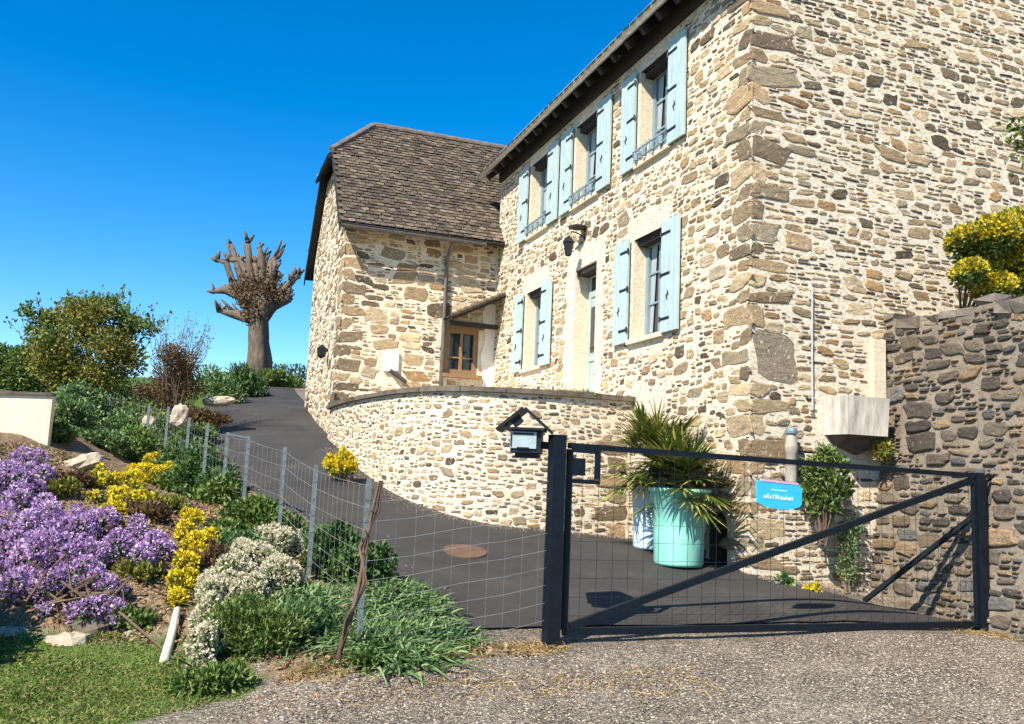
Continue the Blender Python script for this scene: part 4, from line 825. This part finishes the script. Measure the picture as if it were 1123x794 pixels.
# ================================================================== BANK PLANTS
SH = [(95, 462, 19.6, .75, .9, 'lf_dark', 'dark ivy leaved shrub at the right end of the pale wall'), (122, 470, 18.4, .7, .85, 'lf_dark', 'dark green bush behind the stakes below the olive shrub'), (150, 482, 16.8, .75, .85, 'lf_mid', 'mid green bush behind the stakes, left of the pale block'), (128, 497, 15.6, .65, .5, 'lf_blue', 'blue green clump in front of the stakes above the yellow cushion'),
      (212, 510, 13.6, .55, .55, 'lf_dark', 'dark green bush behind the stakes and before the drive, largest there'), (172, 505, 15.4, .45, .45, 'lf_dark', 'small dark bush beside the pale block'), (222, 542, 12.2, .42, .60, 'lf_dark', 'dark green bush right of the bright yellow cushion'), (238, 570, 10.9, .36, .34, 'lf_mid', 'green tuft below the joined pair of stakes'),
      (110, 490, 0, .50, .26, 'lf_blue', 'pale green spreading plant above the bank rocks'), (60, 482, 0, .35, .22, 'lf_mid', 'small green plant at the foot of the pale wall'), (282, 585, 0, .40, .32, 'lf_mid', 'green grassy clump behind the cream flower cushion'), (195, 540, 0, .25, .3, 'lf_mid', 'green grassy tuft right of the yellow cushion, below a stake'), (80, 470, 17.5, .5, .6, 'lf_blue', 'blue grey plant with small purple flower by the pale wall end')]
SH += [(108, 452, 21.0, 1.0, 1.0, 'lf_dark', 'tall dark bush under the olive shrub crown'), (158, 455, 20.0, .8, 1.0, 'lf_dark', 'dark bush filling the gap between olive and brown shrubs'), (172, 478, 16.4, .55, .6, 'lf_mid', 'green bush right under the brown shrub'), (212, 478, 16.2, .45, .35, 'lf_mid', 'low green plant at the drive edge under the brown shrub'),
      (226, 452, 19.3, .55, .4, 'lf_red', 'low brown dry growth at the drive edge right of the brown shrub'), (196, 522, 13.9, .4, .5, 'lf_mid', 'mid green leafy bush at a single stake above the yellow cushion'), (242, 535, 11.6, .3, .45, 'lf_dark', 'narrow dark bush at the joined pair of stakes'), (150, 505, 14.9, .55, .45, 'lf_mid', 'fresh green spreading bush directly above the yellow cushion'), (70, 465, 14.6, .45, .5, 'lf_blue', 'blue green bush touching the right end of the pale wall')]
for px, py, D, rx, rz, mat, lab in SH: gshrub(px, py, D, rx*1.12, rz*1.12, 3400, .075, .045, mat, 'leafy_bush', lab, 'shrub', 'green bushes along the wire fence', k=9, thick=.4)
gshrub(380, 612, 8.3, .42, .50, 4200, .065, .045, 'lf_dark', 'round_bush', 'rounded glossy green bush between the last two fence stakes', 'shrub', k=9, thick=.3)
def cushion(name, label, cat, path, D, rpx, n, fl, size, green='lf_dark', group=None, tall=.55, gn_=900, fkind='blossom', lump=.5, child2='foliage', up=.5, thick=.12):
    # flowering cushion: lobes strung along pixels, each standing on the bank
    ls = []; pts = []
    for (px, py, r) in path:
        q = hit(px, py+r*.35) if D < 12 else at(px, py, D); DD = q[1]; R = r*DD/950*(.88 if fl == 'fl_purple' else 1); q = at(px, py, DD-R*.75); pts.append(q)
        for k in range(7): ls.append((*(q+nrm(rng.normal(0, 1, 3)-np.array([0, .5, -.2]))*R*rng.uniform(.5, .95)), R*lump*rng.uniform(.55, .95), R*lump*rng.uniform(.6, .9), R*lump*rng.uniform(.6, 1.05)))
        ls.append((*q, R*.72, R*.65, R*.75))
    ls = np.array(ls); base = np.array(pts).mean(0); gz = g1(base[0], base[1]); base[2] = min(gz, base[2]); root = thing(name, base, label, cat, group)
    pos, nor = lobes(np.zeros(3), ls, n, thick); keep = (nor[:, 2] > -.75); pos, nor = pos[keep], nor[keep]
    inside = np.zeros(len(pos), bool)
    for l in ls: inside |= (((pos-l[:3])/l[3:])**2).sum(1) < .72
    pos, nor = pos[~inside], nor[~inside]
    d = nrm(nor+rng.normal(0, .55, pos.shape)+ZZ*up*.5); s = rng.normal(size=pos.shape)
    v, f = leaf_quads(pos, d, s, size*rng.uniform(.7, 1.4, len(pos)), size*rng.uniform(.6, 1.1, len(pos)), .15); link(fkind, v, f, M[fl], root)
    ls2 = ls.copy(); ls2[:, 3:] *= .80; ls2[:, 2] -= .03; pos, nor = lobes(np.zeros(3), ls2, gn_, .25); v, f = leaf_quads(pos, nor+rng.normal(0, .7, pos.shape), rng.normal(size=pos.shape), .05, .028); link(child2, v, f, M[green], root)
    p = MB()
    for q in pts: b_ = onG(q[0], q[1]+.05, -.02); stems(p, b_, [q+rng.normal(0, .08, 3) for _ in range(5)], .012, .004, 5)
    p.build('stem', M['twig'], root); return root
gp_ = 'purple flowering cushions on the bank'
cushion('purple_cushion', 'purple flower cushion highest on the bank, at the left frame edge', 'flowers', [(8, 530, 26), (30, 512, 22), (46, 524, 20), (22, 543, 20), (-12, 525, 28), (40, 540, 14)], 8.4, 0, 11000, 'fl_purple', .028, 'lf_dark', gp_)
cushion('purple_cushion', 'largest purple flower cushion, spreading widest across the bank', 'flowers', [(20, 585, 32), (50, 575, 30), (80, 585, 30), (104, 575, 24), (30, 618, 30), (0, 610, 28), (118, 582, 18), (65, 608, 28), (18, 642, 24), (-15, 600, 30), (45, 648, 18), (95, 608, 22)], 7.35, 0, 30000, 'fl_purple', .026, 'lf_dark', gp_)
cushion('purple_cushion', 'separate purple flower cushion furthest right, next to yellow flowers', 'flowers', [(132, 603, 21), (150, 590, 21), (170, 596, 20), (155, 616, 20), (180, 606, 14)], 7.3, 0, 10500, 'fl_purple', .025, 'lf_dark', gp_)
cushion('purple_cushion', 'lowest purple flower cushion, drooping down towards the lawn', 'flowers', [(75, 637, 24), (98, 632, 24), (118, 645, 20), (108, 668, 20), (128, 674, 16), (88, 672, 15)], 7.0, 0, 12500, 'fl_purple', .024, 'lf_dark', gp_)
cushion('purple_cushion', 'tiny purple flower tuft beside the dark pot under the large cushion', 'flowers', [(52, 668, 9), (58, 662, 6)], 6.9, 0, 700, 'fl_purple', .022, 'lf_dark', gp_, gn_=150)
gy = 'yellow flowering cushions'
cushion('yellow_cushion', 'dense slanting yellow flower cushion high on the bank', 'flowers', [(132, 547, 13), (145, 532, 16), (158, 520, 16), (171, 509, 13), (150, 547, 12), (177, 519, 11), (128, 557, 10)], 9.6, 0, 9000, 'fl_yellow', .03, 'lf_dark', gy, thick=.1)
cushion('yellow_cushion', 'sparse yellow flowers left of the dense slanting cushion', 'flowers', [(108, 520, 9), (118, 528, 10), (104, 545, 7), (112, 560, 6), (106, 532, 8)], 9.3, 0, 1700, 'fl_yellow', .026, 'lf_olive', gy, gn_=900)
cushion('yellow_cushion', 'long upright yellow flower cushion beside the cream flowers', 'flowers', [(212, 568, 12), (205, 585, 12), (215, 600, 14), (205, 618, 14), (198, 640, 14), (210, 635, 12), (196, 655, 10), (230, 590, 9), (242, 585, 7), (222, 615, 10)], 8.0, 0, 8500, 'fl_yellow', .026, 'lf_olive', gy, gn_=1500)
cushion('yellow_cushion', 'bright yellow flower clump at the foot of the terrace wall', 'flowers', [(362, 508, 9), (375, 504, 10), (384, 512, 9), (370, 515, 8)], 13.2, 0, 5200, 'fl_yellow', .035, 'lf_dark', gy, gn_=500)
cushion('cream_cushion', 'broad cream white flower cushion cascading down the bank', 'flowers', [(305, 602, 26), (325, 612, 20), (282, 615, 26), (262, 634, 27), (305, 628, 24), (245, 655, 27), (230, 680, 25), (222, 706, 22), (270, 655, 24), (218, 726, 14), (248, 690, 22), (290, 590, 16), (325, 595, 14)], 7, 0, 42000, 'fl_white', .025, 'lf_blue', None, gn_=9000, lump=.5, thick=.11)
# strap-leaved and grassy clumps
def strap(name, label, pts, n, L, W, mat, group=None, spread=.2, cat='plant', up=1.0, bend=.9):
    root_ = np.mean([onG(*at(*q)[:2]) for q in pts], 0); root = thing(name, root_, label, cat, group); prt = []
    for q in pts:
        b = at(*q); k = n//len(pts); xy = b[:2]+rng.normal(0, spread, (k, 2)); z = G(xy[:, 0], xy[:, 1])+.0; pos = np.c_[xy, z]
        d = rng.normal(0, .45, (k, 3)); d[:, 2] = up; be = rng.normal(0, bend, (k, 3)); be[:, :2] += (xy-b[:2])*2.5; prt.append(blades(pos, d, be, L*rng.uniform(.55, 1.2, k), W*rng.uniform(.7, 1.2, k)))
    v, f = merge(prt); link('foliage', v, f, M[mat], root)
    p = MB()
    for q in pts:
        b = onG(*at(*q)[:2])
        for _ in range(5): t = b+np.array([rng.normal(0, .08), rng.normal(0, .06), L*rng.uniform(.4, .7)]); p.tube([b-ZZ*.01, t], [.006, .003], 4)
    p.build('stem', M['lf_blue'], root); return root
strap('iris_clump', 'lush blue green strap leaved clump spilling onto the drive at fence end', [(430, 690, 6.9), (455, 680, 7.3), (440, 655, 7.8), (425, 640, 8.1), (465, 690, 7.1), (412, 700, 6.5), (430, 715, 6.3)], 10000, .165, .026, 'lf_blue', None, .16)
strap('iris_clump', 'paler strap leaved clump inside the fence below the round bush', [(375, 650, 7.3), (355, 660, 7.2), (345, 690, 6.7), (370, 685, 6.7)], 4500, .15, .022, 'lf_blue', None, .17)
gshrub(295, 715, 6.3, .40, .42, 7500, .055, .016, 'lf_mid', 'feathery_clump', 'feathery mid green clump in front of the cream flowers', 'plant', k=14, thick=.5, up=1.1)
gshrub(330, 700, 6.5, .36, .34, 5500, .055, .018, 'lf_blue', 'feathery_clump', 'blue green feathery clump left of the dead vine', 'plant', k=12, thick=.5, up=1.1)
shrub('unseen_bush', 'unseen dark bush beyond the lower left frame edge shading the lawn', 'shrub', onG(-4.0, 5.7), [(0, 0, .55, .45, .4, .5), (.1, .1, .3, .4, .35, .35), (-.2, 0, .85, .45, .4, .45)], 6500, .07, .04, 'lf_dark', None, .4, 10)  # unseen from the camera, placed for the shadow it throws on the lawn edge
gshrub(225, 745, 5.75, .28, .18, 1800, .05, .025, 'lf_mid', 'low_weed', 'low green weeds where the lawn meets the cream cushion', 'plant', k=6)
gshrub(392, 735, 5.95, .14, .14, 500, .05, .03, 'lf_mid', 'low_weed', 'small bright weed at the foot of the dead vine', 'plant', k=4)
gshrub(512, 712, 6.9, .07, .07, 160, .04, .025, 'lf_mid', 'low_weed', 'tiny green weed on gravel beside the left gate post', 'plant', k=3)
gshrub(860, 638, 9.75, .10, .14, 300, .05, .035, 'lf_blue', 'low_weed', 'small blue green weed at the gable foot, left of a brighter one', 'plant', k=4)
gshrub(890, 645, 9.7, .10, .10, 300, .045, .035, 'lf_yellowbush', 'low_weed', 'small yellow green weed at the gable foot', 'plant', k=4)
gshrub(290, 555, 12, .2, .2, 300, .05, .03, 'lf_mid', 'low_weed', 'little weed at the curved wall foot', 'plant', k=3) if False else None
for px, py, rx, rz, mat, lab in [(248, 590, .22, .2, 'lf_mid', 'small green weed cluster between yellow and cream flowers'), (265, 605, .25, .22, 'lf_blue', 'pale green weed cluster at the top of the cream flowers'), (165, 570, .25, .16, 'lf_red', 'brown dry plant under the slanting yellow cushion'), (180, 560, .25, .16, 'lf_olive', 'olive dry plant right under the slanting yellow cushion'),
      (150, 640, .2, .16, 'lf_olive', 'sparse olive weed right of the lowest purple flowers'), (100, 470, .3, .2, 'lf_olive', 'olive green weed beside the long pale rock'), (235, 625, .18, .2, 'lf_red', 'brown dry plant between the yellow and cream cushions'), (140, 690, .18, .12, 'lf_mid', 'small green weed left of the pale stake'), (345, 610, .3, .3, 'lf_blue', 'blue green leafy plant at the second stake'), (318, 590, .25, .25, 'lf_mid', 'bright green plant at the third stake'),
      (120, 590, .22, .12, 'lf_red', 'dry brown plant between two purple cushions'), (65, 545, .2, .14, 'lf_olive', 'olive weed right of the highest purple cushion'), (85, 535, .25, .15, 'lf_red', 'dry brown plant under the long pale rock')]: gshrub(px, py, 0, rx, rz, 900, .055, .028, mat, 'bank_plant', lab, 'plant', 'small plants between the flower cushions', k=6, thick=.5, up=.8)
# wall shrub, ivy, climbers on the gable
shrub('wall_shrub', 'glossy green shrub growing under the concrete basin', 'shrub', Q(.80, -.6, .28), [(0, 0, .42, .20, .16, .18), (.10, -.02, .62, .17, .16, .18), (-.08, 0, .78, .15, .13, .15), (.16, 0, .84, .15, .14, .14), (-.14, 0, .55, .13, .14, .14), (.26, .05, .62, .11, .12, .14), (.02, 0, .98, .10, .1, .1)], 1700, .075, .04, 'lf_mid', None, .5, 22)
shrub('ivy_patch', 'ivy patch trailing down the gable foot right of the glossy shrub', 'ivy', Q(1.22, -1.15, .18), [(.03, 0, .52, .15, .10, .24), (0, 0, .22, .13, .10, .18), (.08, .02, .72, .13, .10, .12)], 750, .045, .03, 'lf_blue', None, .45, 10)
shrub('basin_fern', 'small fern tuft growing from the right end of the basin', 'plant', Q(1.72, .45, .15), [(0, -.15, .0, .11, .1, .12), (-.02, -.1, .08, .1, .1, .1)], 400, .08, .03, 'lf_olive', None, .4, 4)
yb = RWP-U*.75+V*.5+ZZ*1.98
q0 = lambda px, py, D=9.9: at(px, py, D)
rowsY = [(1065, 270, 22), (1090, 260, 24), (1115, 255, 26), (1075, 295, 22), (1100, 295, 26), (1125, 285, 30), (1090, 318, 20), (1115, 318, 22), (1145, 270, 34), (1062, 300, 14), (1150, 310, 30), (1055, 262, 12)]
lsy = [tuple(np.r_[q0(x, y, 9.7+rng.uniform(-.2, .3))-yb, r*.0105, .3, r*.0105]) for x, y, r in rowsY]
ybush = shrub('variegated_bush', 'yellow and green variegated bush on top of the retaining wall', 'shrub', yb, lsy, 11000, .06, .04, 'lf_mid', None, .35, 24)
pos, nor = lobes(yb, lsy, 30000, .16); k = (pos[:, 2]-yb[2] > .42+.22*vnoise(pos[:, 0], pos[:, 2], 9, 31)) & (nor[:, 2] > -.3) & (nor[:, 1] < .5); pos, nor = pos[k], nor[k]; v, f = leaf_quads(pos, nor+rng.normal(0, .6, pos.shape)+ZZ*.3, rng.normal(size=pos.shape), .05, .034); link('yellow_leaves', v, f, M['lf_yellowbush'], ybush)
p = MB(); prt = []
for pth in ([(1150, 260), (1142, 200), (1128, 160), (1112, 132)], [(1150, 250), (1140, 195), (1124, 182)]):
    pts = [q0(x, y, 9.6) for x, y in pth]; p.tube(pts, [.014, .010, .007, .004][:len(pts)], 5)
    for i in range(len(pts)-1):
        pp = pts[i]+(pts[i+1]-pts[i])*rng.uniform(0, 1, 26)[:, None]+rng.normal(0, .06, (26, 3)); prt.append(leaf_quads(pp, rng.normal(size=pp.shape), rng.normal(size=pp.shape), .10, .06))
pp = q0(1120, 150, 9.6)+rng.normal(0, .10, (60, 3)); prt.append(leaf_quads(pp, rng.normal(size=pp.shape), rng.normal(size=pp.shape), .10, .06))
v, f = merge(prt); link('tall_shoot', v, f, M['lf_mid'], ybush); p.build('twig', M['twig'], ybush)
# door weeds on the terrace edge
dw = at(636, 428, 12.3); dw[2] = TZ+.05; root = thing('terrace_weed', dw, 'green grassy weeds on the coping before the front door', 'plant'); k = 160
pos = dw+np.c_[rng.uniform(-.28, .22, k), rng.uniform(-.02, .12, k), np.zeros(k)]; d = rng.normal(0, .4, (k, 3)); d[:, 2] = 1; v, f = blades(pos, d, rng.normal(0, .6, (k, 3)), .12*rng.uniform(.5, 1.2, k), .012); link('foliage', v, f, M['lf_mid'], root)
# ================================================================== PLANTERS AND PALMS
def planter(px, py, D, r0, r1, h, mat, label, sq=None):
    b = onG(*at(px, py, D)[:2], .02); root = thing('planter', b, label, 'planter', 'tall glazed planters by the house corner')
    p = MB(); p.lathe(b, [(0, 0), (r0*.95, 0), (r0, .03), (r0*1.02, h*.4), (r1, h-.05), (r1+.018, h-.045), (r1+.02, h), (r1-.03, h), (r1-.035, h-.07)], 36); p.build('pot', M[mat], root, True)
    p = MB(); p.lathe(b, [(0, h-.07), (r1-.033, h-.07)], 36); p.build('soil', plain('potting_soil', (.06, .045, .03), .95), root); return b
def palm(name, label, base, n, R, trunk_h, bias=(0, 0), lift=.55, cat='palm'):
    root = thing(name, base, label, cat); p = MB(); top = base+ZZ*trunk_h; p.tube([base-ZZ*.05, base+ZZ*trunk_h*.5, top], [.07, .085, .06], 9, 0, True, .12); p.build('trunk', M['bark'], root)
    fr = []; st_ = MB()
    for i in range(n):
        a = i*2.4+rng.normal(0, .3); el = math.radians(rng.uniform(-40, 75)) if i > n*.2 else math.radians(rng.uniform(35, 85))
        d = nrm(np.array([math.cos(a)*math.cos(el)+bias[0], math.sin(a)*math.cos(el)+bias[1], math.sin(el)*.85])); Lp = R*rng.uniform(.30, .62)
        q = top+d*Lp*.6+ZZ*.03*0; e = q+d*Lp*.4-ZZ*.05*(1-d[2]); st_.tube([top, q, e], [.010, .008, .006], 4)
        dirn = nrm(d-ZZ*.15); s = nrm(np.cross(dirn, ZZ)+1e-4); up = np.cross(s, dirn); m_ = 20
        th = np.linspace(-1.75, 1.75, m_)+rng.normal(0, .04, m_); L = R*.52*rng.uniform(.8, 1.15)*(1-.22*(np.abs(th)/1.75))
        dd_ = dirn[None]*np.cos(th)[:, None]+s[None]*np.sin(th)[:, None]+up[None]*(.12+rng.normal(0, .06, m_))[:, None]
        be = dd_*np.array([1, 1, 0])*rng.uniform(.3, .8); v, f = blades(np.repeat(e[None], m_, 0), dd_, be, L, .040, 4); fr.append((v, f))
    v, f = merge(fr); link('fronds', v, f, M['lf_palm'], root); st_.build('frond_stalk', M['lf_palm'], root); return root
pb1 = planter(744, 617, 10.25, .285, .345, .88, 'teal', 'turquoise glazed planter, the nearer of two by the corner')
pb2 = planter(717, 603, 10.95, .26, .30, .93, 'paleblue', 'pale blue white planter half hidden behind the turquoise one')
palm('fan_palm', 'bushy fan palm in the pale blue planter behind', pb2+ZZ*.86, 52, .80, .20, (-.10, -.12))
palm('fan_palm', 'fan palm with yellowing drooping fronds in the turquoise planter', pb1+ZZ*.81, 52, .72, .12, (.04, -.12))
# small details
dc = at(510, 600, 9.95); dc[2] = g1(dc[0], dc[1])+.026; p = MB(); nl_ = np.array([0, 0, 1.]); n = 22
q = [np.array([dc[0]+.25*math.cos(t), dc[1]+.30*math.sin(t), 0]) for t in np.linspace(0, 2*math.pi, n, endpoint=False)]; q = [np.array([x[0], x[1], g1(x[0], x[1])+.024]) for x in q]; p.prism(q, ZZ, .012); tag(p.build('drain_cover', M['rust']), 'round rusty brown drain cover set in the asphalt drive', 'drain cover')
# pale render wall at left
wa = at(58, 433, 12.3); wd_ = nrm(np.array([-1., -.30, 0])); gw = MB(); nW = np.array([wd_[1], -wd_[0], 0]); gwl = thing('garden_wall', onG(wa[0], wa[1]), 'low cream rendered wall with thin dark coping at the left edge', 'wall')
zt = wa[2]; fp = [wa+wd_*0, wa+wd_*4]; s_ = -.028
gw.add([np.array([*(wa+wd_*s+nW*o)[:2], z]) for s in (0, 4.) for o in (0, .2) for z in (-.3, zt-.02+s*s_)], [(0, 1, 3, 2), (4, 6, 7, 5), (0, 4, 5, 1), (2, 3, 7, 6), (1, 5, 7, 3)]); gw.build('wall_face', M['concrete'], gwl)
gw = MB(); sl2 = nrm(wd_+ZZ*s_)
for k in range(8): gw.box(wa+sl2*(k*.5+.25)+nW*.1+ZZ*.008, (.245, .135, .022), [sl2, nW, np.cross(sl2, nW)], jit=.004)
gw.build('coping', M['coping'], gwl)
def rock(px, py, D, w, d, h, label, rot=0, mat='rock'):
    b = at(px, py, D); c = np.array([b[0], b[1], b[2]]); r = np.random.default_rng(int(px)); vs = []; n, k = 12, 6
    for i in range(k+1):
        ph = -math.pi/2+math.pi*i/k
        for j in range(n):
            t = 2*math.pi*j/n; q = np.array([w*np.sign(math.cos(t))*abs(math.cos(t))**.7*math.cos(ph)**.7, d*math.sin(t)*math.cos(ph)**.7, h*np.sign(math.sin(ph))*abs(math.sin(ph))**.8])*(1+r.normal(0, .08)); cr_, sr_ = math.cos(rot), math.sin(rot); vs.append(c+np.array([q[0]*cr_-q[2]*sr_, q[1], q[0]*sr_+q[2]*cr_]))
    p = MB(); p.add(vs, [(i*n+j, i*n+(j+1) % n, (i+1)*n+(j+1) % n, (i+1)*n+j) for i in range(k) for j in range(n)]); return tag(p.build('bank_rock', M[mat]), label, 'rock', 'rocks on the bank')
rock(88, 510, 9.3, .24, .14, .09, 'long pale slanting rock left of the yellow flowers', .45)
rock(197, 456, 15.6, .15, .12, .20, 'pale upright block by the drive below the brown shrub')
rock(163, 468, 15.9, .12, .12, .20, 'pale stone block between stakes left of the larger block')
rock(20, 700, 6.5, .28, .2, .10, 'flat pale rock at lawn edge by the left frame edge', -.1)
rock(70, 705, 6.4, .2, .15, .08, 'tan rock at lawn edge right of the flat one', .1)
rock(150, 700, 6.5, .13, .12, .07, 'small grey rock at the foot of the pale stake', .2)
rock(240, 440, 18.0, .35, .2, .10, 'low kerb rock on the drive edge by brown shrub', .1)
rock(100, 690, 6.55, .17, .15, .12, 'brown rock under the lowest purple flowers', .3, 'coping')
p = MB(); a, b = at(195, 668, 6.55), at(180, 726, 6.1); p.tube([a, (a+b)/2+np.array([.006, 0, 0]), b], [.026, .030, .034], 10, 0, True, .04); tag(p.build('wooden_stake', M['pale_wood'], None, True), 'short pale wooden stake leaning on the bank below yellow flowers', 'stake')
p = MB(); c = at(33, 690, 6.75); p.lathe(c-ZZ*.02, [(0, .0), (.075, .0), (.10, .16), (.112, .16), (.112, .185), (.095, .185), (.09, .12), (0, .12)], 18); tag(p.build('flower_pot', M['bluecap'], None, True), 'dark blue grey flower pot under the largest purple cushion', 'pot')
tb_ = MB()
for k in range(22):
    q = at(rng.uniform(20, 150), rng.uniform(675, 715), 6.6); q = onG(q[0], q[1], rng.uniform(.02, .12)); tb_.tube([q, q+rng.normal(0, .12, 3), q+rng.normal(0, .2, 3)*np.array([1.3, 1, .6])], [.012, .010, .005], 5)
tag(tb_.build('dead_branch', M['twig']), 'tangle of dead brown branches under the purple flowers', 'branches')
# ================================================================== STUFF: grass, pebbles, dry grass, litter
def scatter(poly, n, seed=0):
    r = np.random.default_rng(seed); po = np.array(poly); out = []
    while len(out) < n:
        q = r.uniform(po.min(0), po.max(0), (n*2, 2)); q = q[poly_in(q[:, 0], q[:, 1], po)]; out += list(q)
    q = np.array(out[:n]); return np.c_[q, G(q[:, 0], q[:, 1])]
near_lawn = [(-4.3, 6.25), (-3.4, 6.4), (-2.4, 6.45), (-1.75, 6.2), (-1.55, 5.7), (-1.75, 5.4), (-2.2, 5.0), (-2.5, 4.6), (-3.6, 4.2), (-4.6, 5.2)]
pos = scatter(near_lawn, 36000, 3); n = len(pos); k = vnoise(pos[:, 0], pos[:, 1], 9, 12); L = .038*(1+.8*k)*rng.uniform(.5, 1.5, n); d = rng.normal(0, .5, (n, 3)); d[:, 2] = 1
v, f = blades(pos-ZZ*.005, d, rng.normal(0, .7, (n, 3)), L, .007, 2); tag(link('lawn_grass', v, f, M['lf_grass']), 'short uneven green grass at the foot of the bank', 'grass', None, 'stuff')
drp = [(-1.45, 5.9), (-.9, 6.35), (-.45, 6.9), (.3, 7.22), (.55, 7.15), (.5, 6.95), (0, 6.75), (-.5, 6.2), (-1.1, 5.75)]; drp2 = [(4.3, 8.95), (4.75, 9.0), (5.6, 8.9), (6.0, 8.3), (5.4, 8.3), (4.7, 8.8)]
pos = np.vstack([scatter(drp, 5200, 4), scatter(drp2, 2600, 5), scatter([(-1.6, 5.5), (1.5, 6.9), (1.5, 6.0), (-1.2, 5.2)], 900, 6)]); n = len(pos); d = rng.normal(0, .8, (n, 3)); d[:, 2] = .7
v, f = blades(pos, d, rng.normal(0, 1, (n, 3)), .075*rng.uniform(.4, 1.3, n), .006, 2); tag(link('dry_grass', v, f, M['lf_dry']), 'dry straw coloured grass along the gravel edge', 'grass', None, 'stuff')
q = TW(rng.uniform(0, TL*.8, 2600), np.full(2600, -.9), np.abs(rng.normal(0, .16, 2600))+.03); q2 = np.array([C0+V*a_-U*b_ for a_, b_ in zip(rng.uniform(0, 2.0, 1600), np.abs(rng.normal(0, .14, 1600))+.12)]); foot = np.vstack([q, q2, np.c_[np.array(LE)[rng.integers(0, 9, 900)]+rng.normal(0, .28, (900, 2)), np.zeros(900)]]); foot[:, 2] = G(foot[:, 0], foot[:, 1])+.024
gpoly = [(-1.5, 5.7), (-.4, 6.7), (.6, 7.1), (4.9, 8.9), (7, 8.2), (5, 5), (1, 4.4), (-2, 4.4)]
pos = np.vstack([scatter(gpoly, 40000, 7), foot]); n = len(pos); r = rng.uniform(.0035, .010, n)
oct_ = np.array([(1, 0, 0), (0, 1, 0), (-1, 0, 0), (0, -1, 0), (0, 0, .8), (0, 0, -.8)]); rot = rng.uniform(0, 6.28, n); cs_, sn_ = np.cos(rot)[:, None], np.sin(rot)[:, None]
sc = np.stack([r*rng.uniform(.8, 1.6, n), r, r*rng.uniform(.5, .9, n)], 1); o3 = oct_[None]*(1+rng.normal(0, .15, (n, 6, 1)))*sc[:, None]; v = np.stack([o3[..., 0]*cs_-o3[..., 1]*sn_, o3[..., 0]*sn_+o3[..., 1]*cs_, o3[..., 2]], -1)+pos[:, None]+np.array([0, 0, .004])
tf_ = np.array([(0, 1, 4), (1, 2, 4), (2, 3, 4), (3, 0, 4), (1, 0, 5), (2, 1, 5), (3, 2, 5), (0, 3, 5)]); f = (np.arange(n)[:, None, None]*6+tf_[None]).reshape(-1, 3)
tag(link('loose_gravel', v.reshape(-1, 3), f, M['pebble']), 'loose grey and tan gravel in front of the gate', 'gravel', None, 'stuff')
bkp = [(-5.5, 6.5), (-3.0, 6.4), (-1.7, 6.15), (-1.35, 5.75), (-.85, 5.95), (-.2, 6.5), (.3, 7.0), (-.5, 7.0), (-1.6, 8), (-2.8, 10), (-4.5, 12), (-6.5, 12)]
pos = scatter(bkp, 17000, 8); n = len(pos); v, f = leaf_quads(pos+ZZ*.05*0+ZZ*(.06*vnoise(pos[:, 0], pos[:, 1], 9, 3)+.035*vnoise(pos[:, 0], pos[:, 1], 22, 4)+.01)[:, None], rng.normal(size=(n, 3))*np.array([1, 1, .5]), rng.normal(size=(n, 3)), .055*rng.uniform(.5, 1.4, n), .028*rng.uniform(.4, 1.2, n)); tag(link('dead_leaves', v, f, M['litter']), 'dead leaves and dry litter covering the bank soil', 'litter', None, 'stuff')
pos = scatter(bkp, 6500, 9); n = len(pos); k = vnoise(pos[:, 0], pos[:, 1], 5, 20) > .02; pos = pos[k]; n = len(pos); d = rng.normal(0, .6, (n, 3)); d[:, 2] = 1
v, f = blades(pos, d, rng.normal(0, .8, (n, 3)), .09*rng.uniform(.4, 1.3, n), .008, 2); tag(link('bank_weeds', v, f, M['lf_mid']), 'scattered green weeds and grass on the bank', 'weeds', None, 'stuff')
# ================================================================== CAMERA, LIGHT
cam = bpy.data.cameras.new('camera'); co = bpy.data.objects.new('camera', cam); COL.objects.link(co); SC.camera = co
cam.sensor_fit = 'HORIZONTAL'; cam.sensor_width = 36; cam.lens = 36*F/1123; cam.clip_end = 3000; cam.clip_start = .05
from mathutils import Matrix
co.matrix_world = Matrix(((CR[0], CU[0], -FW[0], 0), (CR[1], CU[1], -FW[1], 0), (CR[2], CU[2], -FW[2], 0), (0, 0, 0, 1)))
AZ, EL = math.radians(34), math.radians(43)
sd_ = np.array([-math.sin(AZ)*math.cos(EL), -math.cos(AZ)*math.cos(EL), math.sin(EL)])   # towards the sun
sun = bpy.data.lights.new('sun', 'SUN'); sun.energy = 5.0; sun.angle = math.radians(.5); sun.color = (1, .93, .80); so = bpy.data.objects.new('sun', sun); COL.objects.link(so)
from mathutils import Vector
so.rotation_euler = Vector(sd_).to_track_quat('Z', 'Y').to_euler(); so.location = (-6, -8, 12)
w = bpy.data.worlds.new('World'); SC.world = w; w.use_nodes = True; nt = w.node_tree; bgn = nt.nodes['Background']
sky = nt.nodes.new('ShaderNodeTexSky'); sky.sky_type = 'NISHITA'; sky.sun_disc = False; sky.sun_elevation = EL; sky.sun_rotation = math.atan2(sd_[0], sd_[1]); sky.air_density = 1.0; sky.dust_density = .2; sky.ozone_density = 3.0; sky.altitude = 800
hs_ = nt.nodes.new('ShaderNodeHueSaturation'); hs_.inputs['Saturation'].default_value = 1.45; nt.links.new(sky.outputs[0], hs_.inputs['Color']); nt.links.new(hs_.outputs[0], bgn.inputs[0]); bgn.inputs[1].default_value = .118
vs_ = SC.view_settings; vs_.view_transform = 'Standard'; vs_.look = 'None'; vs_.gamma = 1; vs_.use_curve_mapping = False; vs_.exposure = .92
